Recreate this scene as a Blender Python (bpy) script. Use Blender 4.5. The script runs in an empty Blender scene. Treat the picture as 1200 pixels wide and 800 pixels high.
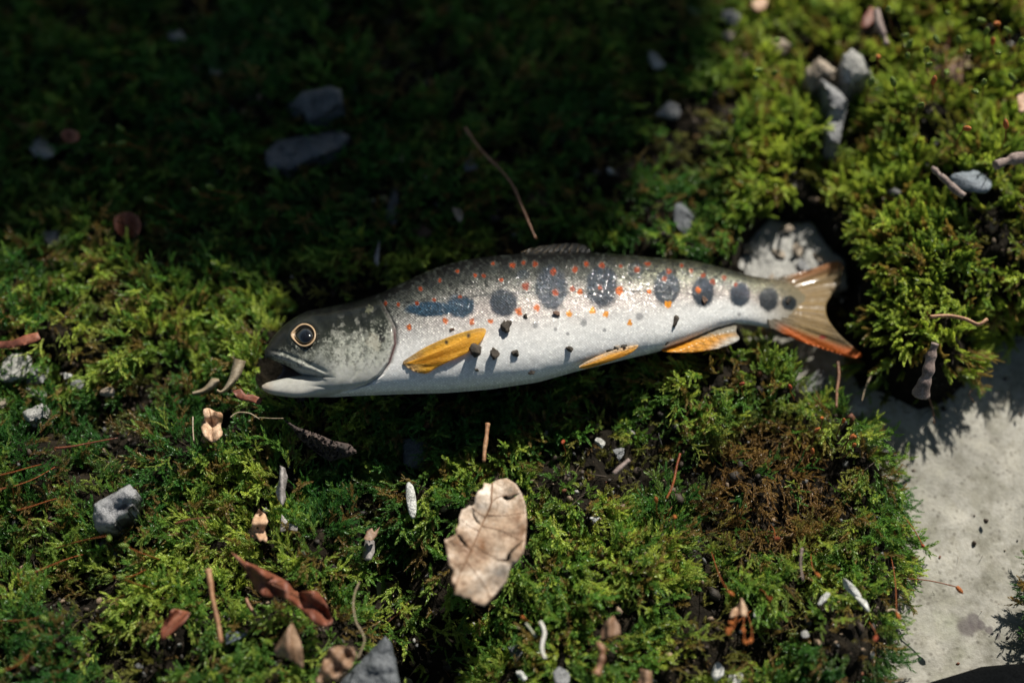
import bpy, math, random
import numpy as np
from mathutils import Vector, Matrix, geometry as mgeo
R = math.radians
random.seed(7)
rng = np.random.default_rng(7)
SC = bpy.context.scene
COL = SC.collection

# ------------------------------------------------------------------ camera, world, sun, exposure
PITCH, DIST, LENS, SENS = R(25), 0.43, 50.0, 36.0
TGT = np.array([0.0, 0.0, 0.012])
CAM = TGT + DIST * np.array([0, -math.sin(PITCH), math.cos(PITCH)])
cd = bpy.data.cameras.new('camera'); cam = bpy.data.objects.new('camera', cd); COL.objects.link(cam)
cam.location = CAM; cam.rotation_euler = (PITCH, 0, 0)
cd.lens = LENS; cd.sensor_width = SENS; cd.clip_start = 0.01; cd.clip_end = 200
cd.dof.use_dof = True; cd.dof.aperture_fstop = 3.0; cd.dof.aperture_blades = 7
SC.camera = cam
cP, sP = math.cos(PITCH), math.sin(PITCH)
K = SENS / LENS / 1200.0
def P(px, py, z):
    """pixel of the 1200x800 photograph -> point of the horizontal plane at height z"""
    px = np.asarray(px, float); py = np.asarray(py, float); z = np.asarray(z, float)
    u = (px - 600) * K; v = (400 - py) * K
    dx, dy, dz = u, v * cP + sP, v * sP - cP
    t = (z - CAM[2]) / dz
    return np.stack([CAM[0] + t * dx, CAM[1] + t * dy, z + 0 * t], -1)
def proj(p):
    d = np.asarray(p, float) - CAM
    y = d[..., 1] * cP + d[..., 2] * sP
    zz = -(-d[..., 1] * sP + d[..., 2] * cP)
    return 600 + d[..., 0] / zz / K, 400 - y / zz / K
MPP = DIST * K                                   # metres per pixel near the fish
f0 = P(600, 500, 0.026) - CAM
cd.dof.focus_distance = float(f0[1] * sP - f0[2] * cP)

SUN_EL, SUN_AZ = R(41), R(27)                    # azimuth measured from +Y towards +X
S = np.array([math.sin(SUN_AZ) * math.cos(SUN_EL), math.cos(SUN_AZ) * math.cos(SUN_EL), math.sin(SUN_EL)])
w = bpy.data.worlds.new('World'); SC.world = w; w.use_nodes = True
nt = w.node_tree; bg = nt.nodes['Background']
sky = nt.nodes.new('ShaderNodeTexSky'); sky.sky_type = 'NISHITA'; sky.sun_disc = False
sky.ozone_density = .7; sky.sun_elevation = SUN_EL; sky.sun_rotation = SUN_AZ
nt.links.new(sky.outputs[0], bg.inputs[0]); bg.inputs[1].default_value = 0.05
sl = bpy.data.lights.new('sun', 'SUN'); sl.energy = 5.0; sl.angle = R(0.5); sl.color = (1.0, 0.95, 0.86)
so = bpy.data.objects.new('sun', sl); COL.objects.link(so)
so.rotation_euler = Vector(S).to_track_quat('Z', 'Y').to_euler()
SC.view_settings.view_transform = 'Standard'; SC.view_settings.look = 'None'
SC.view_settings.exposure = 0.5; SC.view_settings.gamma = 1.0

# ------------------------------------------------------------------ helpers
def vnoise(x, y, seed=0):
    x = np.asarray(x, float); y = np.asarray(y, float)
    xi = np.floor(x).astype(np.int64); yi = np.floor(y).astype(np.int64)
    fx = x - xi; fy = y - yi
    fx = fx * fx * (3 - 2 * fx); fy = fy * fy * (3 - 2 * fy)
    def h(a, b):
        n = (a * 374761393 + b * 668265263 + seed * 974711) & 0x7fffffff
        n = ((n ^ (n >> 13)) * 1274126177) & 0x7fffffff
        return ((n ^ (n >> 16)) & 0xffff) / 65535.0
    a = h(xi, yi); b = h(xi + 1, yi); c = h(xi, yi + 1); d = h(xi + 1, yi + 1)
    return (a * (1 - fx) + b * fx) * (1 - fy) + (c * (1 - fx) + d * fx) * fy
def fbm(x, y, seed=0, o=4):
    s = 0; a = 0.5; t = 0
    for k in range(o):
        s = s + a * vnoise(x * 2 ** k, y * 2 ** k, seed + k * 17); t += a; a *= .5
    return s / t
def sst(a, b, x):
    t = np.clip((np.asarray(x, float) - a) / (b - a), 0, 1); return t * t * (3 - 2 * t)
def pip(poly, x, y):
    x = np.asarray(x, float); y = np.asarray(y, float); ins = np.zeros(x.shape, bool)
    n = len(poly)
    for i in range(n):
        x1, y1 = poly[i]; x2, y2 = poly[(i + 1) % n]
        if y1 == y2: continue
        c = ((y1 > y) != (y2 > y)) & (x < (x2 - x1) * (y - y1) / (y2 - y1) + x1)
        ins ^= c
    return ins
def pdist(poly, x, y, closed=True):
    d = np.full(np.asarray(x).shape, 1e9); n = len(poly)
    for i in range(n if closed else n - 1):
        ax, ay = poly[i]; bx, by = poly[(i + 1) % n]
        vx, vy = bx - ax, by - ay; L = vx * vx + vy * vy + 1e-9
        t = np.clip(((x - ax) * vx + (y - ay) * vy) / L, 0, 1)
        d = np.minimum(d, np.hypot(x - ax - t * vx, y - ay - t * vy))
    return d
def sdist(poly, x, y):
    return np.where(pip(poly, x, y), 1, -1) * pdist(poly, x, y)

def link(name, me, mat=None, parent=None, smooth=True):
    o = bpy.data.objects.new(name, me); COL.objects.link(o)
    if mat: me.materials.append(mat)
    if smooth and len(me.polygons): me.polygons.foreach_set('use_smooth', [True] * len(me.polygons))
    if parent: o.parent = parent
    return o
def mesh_np(name, v, f, uv=None, col=None):
    """v (n,3); f list of index arrays all of one size, or a list of tuples"""
    me = bpy.data.meshes.new(name)
    v = np.asarray(v, np.float32)
    if isinstance(f, np.ndarray):
        k = f.shape[1]
        me.vertices.add(len(v)); me.vertices.foreach_set('co', v.ravel())
        me.loops.add(f.size); me.loops.foreach_set('vertex_index', f.ravel().astype(np.int32))
        me.polygons.add(len(f)); me.polygons.foreach_set('loop_start', np.arange(0, f.size, k, dtype=np.int32))
        me.update(calc_edges=True)
    else:
        me.from_pydata([tuple(map(float, q)) for q in v], [], [tuple(map(int, q)) for q in f]); me.update()
    li = np.empty(len(me.loops), np.int32); me.loops.foreach_get('vertex_index', li)
    if uv is not None:
        l = me.uv_layers.new(name='UVMap'); l.data.foreach_set('uv', np.asarray(uv, np.float32)[li].ravel())
    if col is not None:
        a = me.color_attributes.new('Col', 'FLOAT_COLOR', 'POINT')
        c = np.ones((len(v), 4), np.float32); c[:, :3] = col; a.data.foreach_set('color', c.ravel())
    return me
def tag(o, label=None, cat=None, group=None, kind=None):
    if label: o['label'] = label
    if cat: o['category'] = cat
    if group: o['group'] = group
    if kind: o['kind'] = kind
    return o
def empty(name, loc):
    o = bpy.data.objects.new(name, None); COL.objects.link(o); o.location = loc; o.empty_display_size = .005
    return o

# ------------------------------------------------------------------ materials
def nodes(name):
    m = bpy.data.materials.new(name); m.use_nodes = True
    return m, m.node_tree, m.node_tree.nodes['Principled BSDF'], m.node_tree.nodes['Material Output']
def N(t, typ, **kw):
    n = t.nodes.new(typ)
    for k, v in kw.items():
        if k.startswith('i_'): n.inputs[int(k[2:])].default_value = v
        else: setattr(n, k, v)
    return n
def ramp(t, fac, stops):
    r = t.nodes.new('ShaderNodeValToRGB'); e = r.color_ramp.elements
    while len(e) < len(stops): e.new(.5)
    for q, (p, c) in zip(e, stops): q.position = p; q.color = (*c, 1)
    t.links.new(fac, r.inputs[0]); return r.outputs[0]
def mixc(t, fac, a, b, mode='MIX'):
    m = t.nodes.new('ShaderNodeMix'); m.data_type = 'RGBA'; m.blend_type = mode
    for s, v in ((m.inputs[0], fac), (m.inputs[6], a), (m.inputs[7], b)):
        if isinstance(v, bpy.types.NodeSocket): t.links.new(v, s)
        elif isinstance(v, (int, float)): s.default_value = v
        else: s.default_value = (*v, 1)
    return m.outputs[2]
def bump(t, h, strength, dist, normal=None):
    b = t.nodes.new('ShaderNodeBump'); b.inputs['Strength'].default_value = strength; b.inputs['Distance'].default_value = dist
    t.links.new(h, b.inputs['Height'])
    if normal: t.links.new(normal, b.inputs['Normal'])
    return b.outputs[0]
def noise(t, vec, scale, detail=5, rough=.6):
    n = N(t, 'ShaderNodeTexNoise'); n.inputs['Scale'].default_value = scale; n.inputs['Detail'].default_value = detail
    n.inputs['Roughness'].default_value = rough
    if vec: t.links.new(vec, n.inputs['Vector'])
    return n.outputs[0]
def geo_pos(t): return N(t, 'ShaderNodeNewGeometry').outputs['Position']

def stone_mat(name, c1, c2, rough=.75, scale=500, c3=None):
    m, t, b, o = nodes(name)
    tc = N(t, 'ShaderNodeTexCoord').outputs['Object']
    n1 = noise(t, tc, scale * .35, 6, .7); n2 = noise(t, tc, scale * 3, 3, .7)
    c = ramp(t, n1, [(.3, c1), (.68, c2)])
    sp = ramp(t, n2, [(.35, (.45, .45, .45)), (.5, (1, 1, 1)), (.72, (1.5, 1.5, 1.5))])
    c = mixc(t, .75, c, sp, 'MULTIPLY')
    if c3:
        n3 = noise(t, tc, scale * .16, 3); c = mixc(t, ramp(t, n3, [(.5, (0, 0, 0)), (.6, (1, 1, 1))]), c, c3)
    if rough > .9: b.inputs['Specular IOR Level'].default_value = .05
    t.links.new(c, b.inputs['Base Color']); b.inputs['Roughness'].default_value = rough
    t.links.new(bump(t, n2, .6, .0006, bump(t, n1, .8, .0015)), b.inputs['Normal'])
    return m
def organic_mat(name, c1, c2, c3, rough=.6, scale=300, trans=0.0, stretch=(1, 1, 1), vcol=False):
    m, t, b, o = nodes(name)
    tc = N(t, 'ShaderNodeTexCoord').outputs['Object']
    mp = N(t, 'ShaderNodeMapping'); mp.inputs['Scale'].default_value = stretch; t.links.new(tc, mp.inputs[0])
    n1 = noise(t, mp.outputs[0], scale, 6, .65); n2 = noise(t, mp.outputs[0], scale * 6, 3, .6)
    c = ramp(t, n1, [(.3, c1), (.5, c2), (.7, c3)])
    n3 = noise(t, mp.outputs[0], scale * 22, 2, .6)
    c = mixc(t, .7, c, ramp(t, n2, [(.3, (.5, .45, .4)), (.6, (1.15, 1.15, 1.15))]), 'MULTIPLY'); c = mixc(t, .5, c, ramp(t, n3, [(.36, (.35, .3, .26)), (.5, (1, 1, 1)), (.7, (1.2, 1.2, 1.2))]), 'MULTIPLY')
    if vcol:
        c = mixc(t, 1.0, c, N(t, 'ShaderNodeAttribute', attribute_name='Col').outputs['Color'], 'MULTIPLY')
    t.links.new(c, b.inputs['Base Color']); b.inputs['Roughness'].default_value = rough
    t.links.new(bump(t, n2, .5, .0003, bump(t, n1, .25 if name.startswith('leaf') else .6, .0005)), b.inputs['Normal'])
    if trans:
        tr = N(t, 'ShaderNodeBsdfTranslucent'); t.links.new(c, tr.inputs[0])
        mx = N(t, 'ShaderNodeMixShader'); mx.inputs[0].default_value = trans
        t.links.new(b.outputs[0], mx.inputs[1]); t.links.new(tr.outputs[0], mx.inputs[2]); t.links.new(mx.outputs[0], o.inputs[0])
    return m
M = {}
M['slate'] = stone_mat('slate', (.045, .052, .06), (.12, .13, .14), .6)
M['grey_stone'] = stone_mat('grey_stone', (.10, .104, .108), (.26, .26, .26), .7)
M['pale_stone'] = stone_mat('pale_stone', (.20, .20, .185), (.42, .41, .38), .75)
M['tan_stone'] = stone_mat('tan_stone', (.18, .14, .10), (.38, .32, .25), .8)
M['brown_stone'] = stone_mat('brown_stone', (.07, .035, .022), (.2, .12, .08), .8)
M['blue_stone'] = stone_mat('blue_stone', (.07, .09, .11), (.2, .23, .26), .6)
M['speckled'] = stone_mat('speckled', (.2, .2, .21), (.38, .38, .38), .6, 900, (.04, .04, .045))
M['matte_black'] = stone_mat('matte_black', (.002, .0025, .003), (.004, .0045, .005), .95)
M['white'] = stone_mat('white_chip', (.30, .30, .28), (.6, .6, .565), .5)
M['crumb'] = stone_mat('crumb', (.02, .015, .011), (.085, .065, .045), .75, 1500)
M['leaf_tan'] = organic_mat('leaf_tan', (.24, .115, .05), (.48, .35, .245), (.72, .63, .53), .5, 110, .12)
M['leaf_rust'] = organic_mat('leaf_rust', (.09, .022, .01), (.2, .06, .03), (.3, .12, .06), .6, 90, .12)
M['leaf_brown'] = organic_mat('leaf_brown', (.1, .05, .028), (.25, .15, .09), (.4, .27, .18), .55, 110, .12)
M['leaf_pale'] = organic_mat('leaf_pale', (.36, .18, .09), (.58, .38, .24), (.66, .5, .36), .6, 110, .15)
M['straw'] = organic_mat('straw', (.2, .15, .09), (.34, .27, .17), (.45, .38, .28), .55, 140, .2)
M['bark_dark'] = organic_mat('bark_dark', (.012, .009, .007), (.045, .03, .025), (.11, .08, .065), .8, 260, 0, (1, 1, 1))
M['bark_grey'] = organic_mat('bark_grey', (.07, .06, .055), (.24, .22, .21), (.45, .42, .4), .8, 320)
M['twig'] = organic_mat('twig', (.13, .06, .025), (.3, .15, .07), (.42, .25, .13), .6, 220)
M['twig_grey'] = organic_mat('twig_grey', (.07, .05, .042), (.22, .165, .145), (.36, .29, .26), .75, 330)
M['twig_dark'] = organic_mat('twig_dark', (.08, .04, .02), (.22, .1, .05), (.34, .18, .09), .5, 200)
M['vein'] = organic_mat('vein', (.14, .07, .03), (.22, .12, .06), (.3, .18, .1), .6, 200)
M['vein_dark'] = organic_mat('vein_dark', (.1, .03, .015), (.16, .06, .03), (.2, .09, .05), .6, 200)
M['root_white'] = organic_mat('root_white', (.5, .48, .42), (.68, .66, .6), (.75, .74, .7), .4, 300)
M['stem_pale'] = organic_mat('stem_pale', (.2, .22, .15), (.34, .36, .26), (.42, .42, .34), .5, 300)
M['seta_orange'] = organic_mat('seta_orange', (.16, .03, .008), (.30, .075, .015), (.42, .15, .03), .4, 300, .15)
M['seta_dark'] = organic_mat('seta_dark', (.08, .02, .01), (.16, .045, .02), (.24, .08, .03), .4, 300, .1)
M['capsule_green'] = organic_mat('capsule_green', (.10, .19, .025), (.17, .27, .04), (.26, .32, .07), .22, 400, .2)
M['capsule_orange'] = organic_mat('capsule_orange', (.4, .08, .015), (.6, .17, .03), (.7, .3, .08), .4, 400, .2)
M['capsule_red'] = organic_mat('capsule_red', (.35, .04, .015), (.5, .09, .03), (.55, .15, .05), .4, 400, .2)

# concrete ground
def concrete():
    m, t, b, o = nodes('concrete')
    p = geo_pos(t)
    n1 = noise(t, p, 28, 8, .62); n2 = noise(t, p, 160, 5, .7); n3 = noise(t, p, 900, 3, .6)
    c = ramp(t, n1, [(.3, (.205, .20, .172)), (.5, (.305, .294, .256)), (.68, (.395, .38, .335))])
    c = mixc(t, .75, c, ramp(t, n2, [(.32, (.55, .53, .46)), (.5, (1, 1, 1)), (.7, (1.15, 1.13, 1.1))]), 'MULTIPLY')
    c = mixc(t, .35, c, ramp(t, n3, [(.35, (.6, .58, .55)), (.6, (1.1, 1.1, 1.1))]), 'MULTIPLY')
    vo = N(t, 'ShaderNodeTexVoronoi', feature='DISTANCE_TO_EDGE'); vo.inputs['Scale'].default_value = 30
    wv = N(t, 'ShaderNodeVectorMath', operation='ADD'); nv = N(t, 'ShaderNodeTexNoise'); nv.inputs['Scale'].default_value = 60; t.links.new(p, nv.inputs['Vector'])
    sv = N(t, 'ShaderNodeVectorMath', operation='SCALE'); sv.inputs['Scale'].default_value = .02; t.links.new(nv.outputs['Color'], sv.inputs[0]); t.links.new(p, wv.inputs[0]); t.links.new(sv.outputs[0], wv.inputs[1]); t.links.new(wv.outputs[0], vo.inputs['Vector'])
    crk = ramp(t, vo.outputs['Distance'], [(.0, (.45, .43, .4)), (.035, (1, 1, 1))]); c = mixc(t, .3, c, crk, 'MULTIPLY')
    vp = N(t, 'ShaderNodeTexVoronoi'); vp.inputs['Scale'].default_value = 420; t.links.new(p, vp.inputs['Vector']); por = ramp(t, vp.outputs['Distance'], [(.12, (.35, .33, .3)), (.28, (1, 1, 1))]); c = mixc(t, .6, c, por, 'MULTIPLY')
    n5 = noise(t, p, 75, 4, .65); c = mixc(t, .8, c, ramp(t, n5, [(.36, (.62, .62, .56)), (.52, (1, 1, 1)), (.66, (1.18, 1.17, 1.14))]), 'MULTIPLY')
    # greenish algae bloom and one darker blot with a tail
    n4 = noise(t, p, 45, 4); c = mixc(t, ramp(t, n4, [(.58, (0, 0, 0)), (.75, (.45, .45, .45))]), c, (.30, .31, .22))
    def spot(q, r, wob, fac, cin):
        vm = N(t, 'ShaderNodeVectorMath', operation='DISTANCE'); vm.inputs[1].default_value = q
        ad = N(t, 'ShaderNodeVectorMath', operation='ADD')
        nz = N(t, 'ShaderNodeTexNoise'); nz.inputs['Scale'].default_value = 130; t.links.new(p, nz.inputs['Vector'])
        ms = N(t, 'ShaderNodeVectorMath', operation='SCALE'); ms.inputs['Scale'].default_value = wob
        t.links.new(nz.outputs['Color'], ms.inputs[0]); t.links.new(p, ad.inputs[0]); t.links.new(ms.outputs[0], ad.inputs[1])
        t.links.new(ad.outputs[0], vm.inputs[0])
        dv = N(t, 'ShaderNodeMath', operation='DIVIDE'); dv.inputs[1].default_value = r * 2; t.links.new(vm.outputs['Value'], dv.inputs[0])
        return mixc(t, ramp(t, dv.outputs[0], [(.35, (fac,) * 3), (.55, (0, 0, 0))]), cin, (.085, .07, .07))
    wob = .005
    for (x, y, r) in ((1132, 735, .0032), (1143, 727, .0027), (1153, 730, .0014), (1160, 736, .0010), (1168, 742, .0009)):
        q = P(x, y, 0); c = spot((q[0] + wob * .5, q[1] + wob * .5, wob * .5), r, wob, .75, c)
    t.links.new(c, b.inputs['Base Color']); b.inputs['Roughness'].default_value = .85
    t.links.new(bump(t, n3, .3, .0003, bump(t, n2, .45, .0010)), b.inputs['Normal'])
    return m
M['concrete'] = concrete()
def soil():
    m, t, b, o = nodes('soil')
    p = geo_pos(t); n1 = noise(t, p, 90, 6, .7); n2 = noise(t, p, 700, 4, .7)
    c = ramp(t, n1, [(.3, (.006, .005, .0035)), (.5, (.014, .011, .007)), (.72, (.035, .026, .015))])
    c = mixc(t, .6, c, ramp(t, n2, [(.4, (.5, .5, .5)), (.62, (1.1, 1.1, 1.1)), (.75, (2.4, 2.2, 1.9))]), 'MULTIPLY')
    t.links.new(c, b.inputs['Base Color']); b.inputs['Roughness'].default_value = .95; b.inputs['Specular IOR Level'].default_value = .15
    t.links.new(bump(t, n2, .8, .0012, bump(t, n1, .9, .003)), b.inputs['Normal'])
    return m
M['soil'] = soil()
def moss_mat():
    m, t, b, o = nodes('moss_leaf')
    ic = N(t, 'ShaderNodeAttribute', attribute_name='tint', attribute_type='INSTANCER').outputs['Color']
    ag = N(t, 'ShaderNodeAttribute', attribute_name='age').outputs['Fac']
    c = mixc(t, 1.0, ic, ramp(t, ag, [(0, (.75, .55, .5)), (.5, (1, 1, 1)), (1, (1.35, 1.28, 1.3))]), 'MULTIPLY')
    t.links.new(c, b.inputs['Base Color']); b.inputs['Roughness'].default_value = .33
    b.inputs['Specular IOR Level'].default_value = .5
    tr = N(t, 'ShaderNodeBsdfTranslucent')
    t.links.new(mixc(t, 1.0, c, (1.7, 1.6, .9), 'MULTIPLY'), tr.inputs[0])
    mx = N(t, 'ShaderNodeMixShader'); mx.inputs[0].default_value = .38
    t.links.new(b.outputs[0], mx.inputs[1]); t.links.new(tr.outputs[0], mx.inputs[2]); t.links.new(mx.outputs[0], o.inputs[0])
    return m
M['moss'] = moss_mat()
def litter_mat():
    m, t, b, o = nodes('litter')
    ic = N(t, 'ShaderNodeAttribute', attribute_name='tint', attribute_type='INSTANCER').outputs['Color']
    p = geo_pos(t); n = noise(t, p, 1800, 3)
    t.links.new(mixc(t, .8, ic, ramp(t, n, [(.35, (.5, .5, .5)), (.65, (1.3, 1.3, 1.3))]), 'MULTIPLY'), b.inputs['Base Color'])
    b.inputs['Roughness'].default_value = .7; t.links.new(bump(t, n, .6, .0004), b.inputs['Normal'])
    return m
M['litter'] = litter_mat()

# ------------------------------------------------------------------ fish shape (pixel profile of the flank)
TOP = np.array([(310, 413), (313, 405), (318, 397), (326, 387), (336, 378), (348, 370), (360, 364), (386, 359), (414, 353), (444, 344), (470, 332), (496, 319.5), (520, 310.5), (548, 304),
                (575, 300), (630, 296), (700, 296), (740, 299), (770, 302), (815, 305.5), (852, 315), (880, 323), (900, 326), (918, 329), (932, 335), (944, 347)], float)
BOT = np.array([(307, 455), (309, 458), (314, 460.5), (322, 462.5), (345, 465.5), (381, 464), (414, 462), (482, 459.5), (520, 458.5), (575, 454), (630, 446), (677, 433), (723, 422),
                (770, 411), (800, 401), (840, 384), (860, 378.5), (880, 380), (900, 384), (915, 386.5), (932, 384), (944, 374)], float)
MUP = np.array([(309, 419), (320, 421.5), (331, 425.5), (341, 430.5), (350, 436.5), (355, 439.3)], float)   # lower edge of the upper jaw
MLO = np.array([(306, 452), (312, 448.3), (320, 446), (331, 443.6), (342, 441.3), (355, 439.4)], float)      # upper edge of the lower jaw
XC = 355.0
def ev(tab, x):
    # smooth monotone-ish interpolation
    xs, ys = tab[:, 0], tab[:, 1]
    a = np.interp(x, xs, ys)
    return (np.interp(np.asarray(x) - 4, xs, ys) + a * 2 + np.interp(np.asarray(x) + 4, xs, ys)) / 4 if len(xs) > 8 else a
def fz0(x): return np.interp(x, [300, 450, 600, 760, 860, 930, 1010], [.0305, .0305, .030, .0275, .023, .0185, .0150])
def prof(t): return np.clip(1 - np.abs(2 * np.clip(t, 0, 1) - 1) ** 2.3, 0, 1) ** .5
def gill_x(y):   # hind edge of the gill cover
    return np.interp(y, [335, 355, 367, 384, 403, 425, 439, 450, 456, 466], [436, 446, 453, 461, 462, 455, 445, 429, 412, 380])
def body_h(x, y):
    """half thickness in pixels of the flank at photo pixel x,y"""
    x = np.asarray(x, float); y = np.asarray(y, float)
    t0, b0 = ev(TOP, x), ev(BOT, x)
    hh = np.maximum(b0 - t0, 1) / 2
    k = np.interp(x, [300, 380, 460, 600, 800, 880, 925, 944], [.58, .60, .56, .53, .49, .44, .34, .12])
    one = hh * k * prof((y - t0) / (2 * hh))
    xm = np.clip(x, 306, XC)
    mu, ml = ev(MUP, xm), ev(MLO, xm)
    pt = mu - (mu - t0) * 0
    fade = np.clip((x - XC) / 40, 0, 1)
    mid = 439.4 + np.clip(x - XC, 0, 60) * .07
    mu = np.where(x > XC, mid, mu); ml = np.where(x > XC, mid, ml)
    tipu = np.sqrt(np.clip(1 - (np.clip((330 - x) / 21, 0, 1)) ** 2, 0, 1)); tipl = np.sqrt(np.clip(1 - (np.clip((326 - x) / 20, 0, 1)) ** 2, 0, 1))
    up = np.minimum((mu - t0) / 2 * .66, 22) * prof((y - t0) / np.maximum(mu - t0, 1)) * tipu
    lo = 8.5 * prof((y - ml) / np.maximum(b0 - ml, 1)) * tipl
    two = np.where(y < (mu + ml) / 2, up, lo)
    h = two + (one - two) * sst(0, 1, fade)
    # gill cover: raised plate with a step at its hind edge
    d = gill_x(y) - x
    lowfade = sst(466, 450, y) * sst(342, 360, y)
    h = h + lowfade * (2.6 * sst(-1.0, 3, d) * sst(70, 8, d) - 2.6 * np.exp(-((d + 2.0) / 2.2) ** 2))
    # preopercle crease
    px_ = np.interp(y, [370, 400, 425, 445], [420, 428, 426, 412]); dp = x - px_
    h = h - 0.9 * np.exp(-(dp / 2.5) ** 2) * sst(366, 380, y) * sst(452, 436, y)
    # maxilla bar
    yb = np.interp(x, [312, 331, 350, 382], [414, 419, 428, 441.5]); dm = (y - yb) / np.interp(x, [312, 350, 385], [3.0, 5.0, 4.0])
    bar = sst(312, 326, x) * sst(388, 376, x)
    h = h + 1.7 * bar * np.exp(-dm ** 4) - .8 * bar * np.exp(-((dm + 1.5) / .5) ** 2)
    # branchiostegal fold under the cheek
    yf = np.interp(x, [360, 390, 420, 445], [452, 454, 452, 446]); h = h - .8 * np.exp(-((y - yf) / 1.6) ** 2) * sst(358, 375, x) * sst(450, 430, x)
    # eye socket
    de = np.hypot(x - 356.5, y - 392.8); h = h + 1.2 * np.exp(-((de - 17) / 3.5) ** 2) - 1.5 * sst(16, 10, de)
    # belly wrinkles near pectoral, slight body undulation
    h = h + .5 * (fbm(x * .035, y * .06, 5, 3) - .5) * sst(470, 520, x) * 2
    e2 = np.clip(two / 2.5, 0, 1); e1 = np.clip(prof((y - t0) / (2 * hh)) * 4, 0, 1); f_ = sst(0, 1, fade)
    return np.maximum(h, 0) * (e2 + (e1 - e2) * f_)
FISH_POLY = [tuple(q) for q in TOP] + [tuple(q) for q in BOT[::-1]]

# ------------------------------------------------------------------ moss regions and the soil mound
MOUND = [(-400, -400), (830, -400), (1700, -400), (1700, 380), (1215, 380), (1150, 392), (1148, 430), (1120, 458), (1085, 470), (1048, 452), (1012, 440), (1000, 418), (985, 380), (960, 350), (900, 345), (868, 352), (884, 384), (895, 418), (935, 436), (965, 470), (1005, 480), (1035, 520), (1052, 570), (1060, 625), (1064, 690), (1052, 745),
         (1030, 812), (1010, 1100), (-400, 1100)]
GX = np.linspace(-.235, .235, 393); GY = np.linspace(-.175, .245, 351)
gx, gy = np.meshgrid(GX, GY)
gpx, gpy = proj(np.stack([gx, gy, np.full_like(gx, .008)], -1))
RIGHT = [(1214, 668), (1222, 655), (1260, 640), (1500, 640), (1500, 800), (1245, 790), (1222, 765), (1216, 720)]
BARE = [(878, 286), (905, 258), (950, 262), (972, 300), (982, 330), (960, 336), (920, 330), (884, 326), (868, 316)]
dM = np.maximum(sdist(MOUND, gpx, gpy), sdist(RIGHT, gpx, gpy))
def lump(x, y): return (fbm(x * 55, y * 55, 3, 4) - .5)
base = np.where(gpx > 830, np.where(gpy < 470, .016, .011), .012)
base = base + .010 * sst(980, 1080, gpx) * sst(420, 300, gpy)
Hh = base + .017 * lump(gx, gy) + .004 * (fbm(gx * 220, gy * 220, 9, 3) - .5)
brd = np.minimum(np.minimum(gx + .235, .235 - gx), np.minimum(gy + .175, .245 - gy))
Hh = Hh * sst(-4, 34, dM) * sst(0, .02, brd) - .003 * sst(6, -6, dM)
# the fish presses the cushion down
fd = sdist(FISH_POLY, *proj(np.stack([gx, gy, np.full_like(gx, .02)], -1)))
press = fz0(gpx) - np.clip(body_h(gpx, gpy), 2, 60) * MPP - .004
Hh = np.where(fd > -14, np.minimum(Hh, np.maximum(press, -.003) + sst(6, -14, fd) * .012), Hh)
hol = sst(-30, 22, sdist([(372, 700), (440, 628), (510, 600), (540, 700), (590, 730), (560, 830), (470, 830), (430, 730)], gpx, gpy))
Hh = Hh - .010 * hol * sst(-4, 34, dM)
bare = sst(-26, 2, np.maximum(sdist(BARE, gpx, gpy), sdist([(890, 330), (985, 300), (1000, 330), (990, 380), (1020, 420), (985, 420), (900, 390)], gpx, gpy)))
Hh = np.minimum(Hh, .0065 + (1 - bare) * .03)
def Hs(x, y):
    fx = (np.asarray(x) - GX[0]) / (GX[1] - GX[0]); fy = (np.asarray(y) - GY[0]) / (GY[1] - GY[0])
    fx = np.clip(fx, 0, len(GX) - 1.001); fy = np.clip(fy, 0, len(GY) - 1.001)
    i = fx.astype(int); j = fy.astype(int); a = fx - i; b = fy - j
    return (Hh[j, i] * (1 - a) + Hh[j, i + 1] * a) * (1 - b) + (Hh[j + 1, i] * (1 - a) + Hh[j + 1, i + 1] * a) * b
def Hpx(px, py, guess=.012):
    q = P(px, py, guess)
    for _ in range(3):
        z = np.maximum(Hs(q[..., 0], q[..., 1]), 0); q = P(px, py, z)
    return z
# concrete ground
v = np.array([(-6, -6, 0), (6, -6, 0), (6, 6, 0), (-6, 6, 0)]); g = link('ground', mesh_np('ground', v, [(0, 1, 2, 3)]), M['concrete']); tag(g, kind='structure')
g['label'] = 'pale weathered concrete showing at the right and above the tail'
ny, nx = gx.shape
idx = np.arange(ny * nx).reshape(ny, nx)
fq = np.stack([idx[:-1, :-1], idx[:-1, 1:], idx[1:, 1:], idx[1:, :-1]], -1).reshape(-1, 4)
keep = (Hh.ravel()[fq] > -.0025).any(1); fq = fq[keep]
o = link('soil', mesh_np('soil', np.stack([gx, gy, Hh], -1).reshape(-1, 3), fq), M['soil']); tag(o, kind='structure'); o['label'] = 'dark soil crust under the moss'

# ------------------------------------------------------------------ exclusion raster for moss
EX = np.zeros((1200, 1600), bool)   # covers px -200..1400, py -200..1000
def exclude(poly, grow=0.0):
    xs = [p[0] for p in poly]; ys = [p[1] for p in poly]
    x0, x1, y0, y1 = int(max(min(xs) - grow - 2, -200)), int(min(max(xs) + grow + 2, 1399)), int(max(min(ys) - grow - 2, -200)), int(min(max(ys) + grow + 2, 999))
    if x1 <= x0 or y1 <= y0: return
    X, Y = np.meshgrid(np.arange(x0, x1), np.arange(y0, y1))
    EX[y0 + 200:y1 + 200, x0 + 200:x1 + 200] |= sdist(poly, X, Y) > -grow
def excl(px, py):
    i = np.clip(px.astype(int) + 200, 0, 1599); j = np.clip(py.astype(int) + 200, 0, 1199); return EX[j, i]

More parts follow.
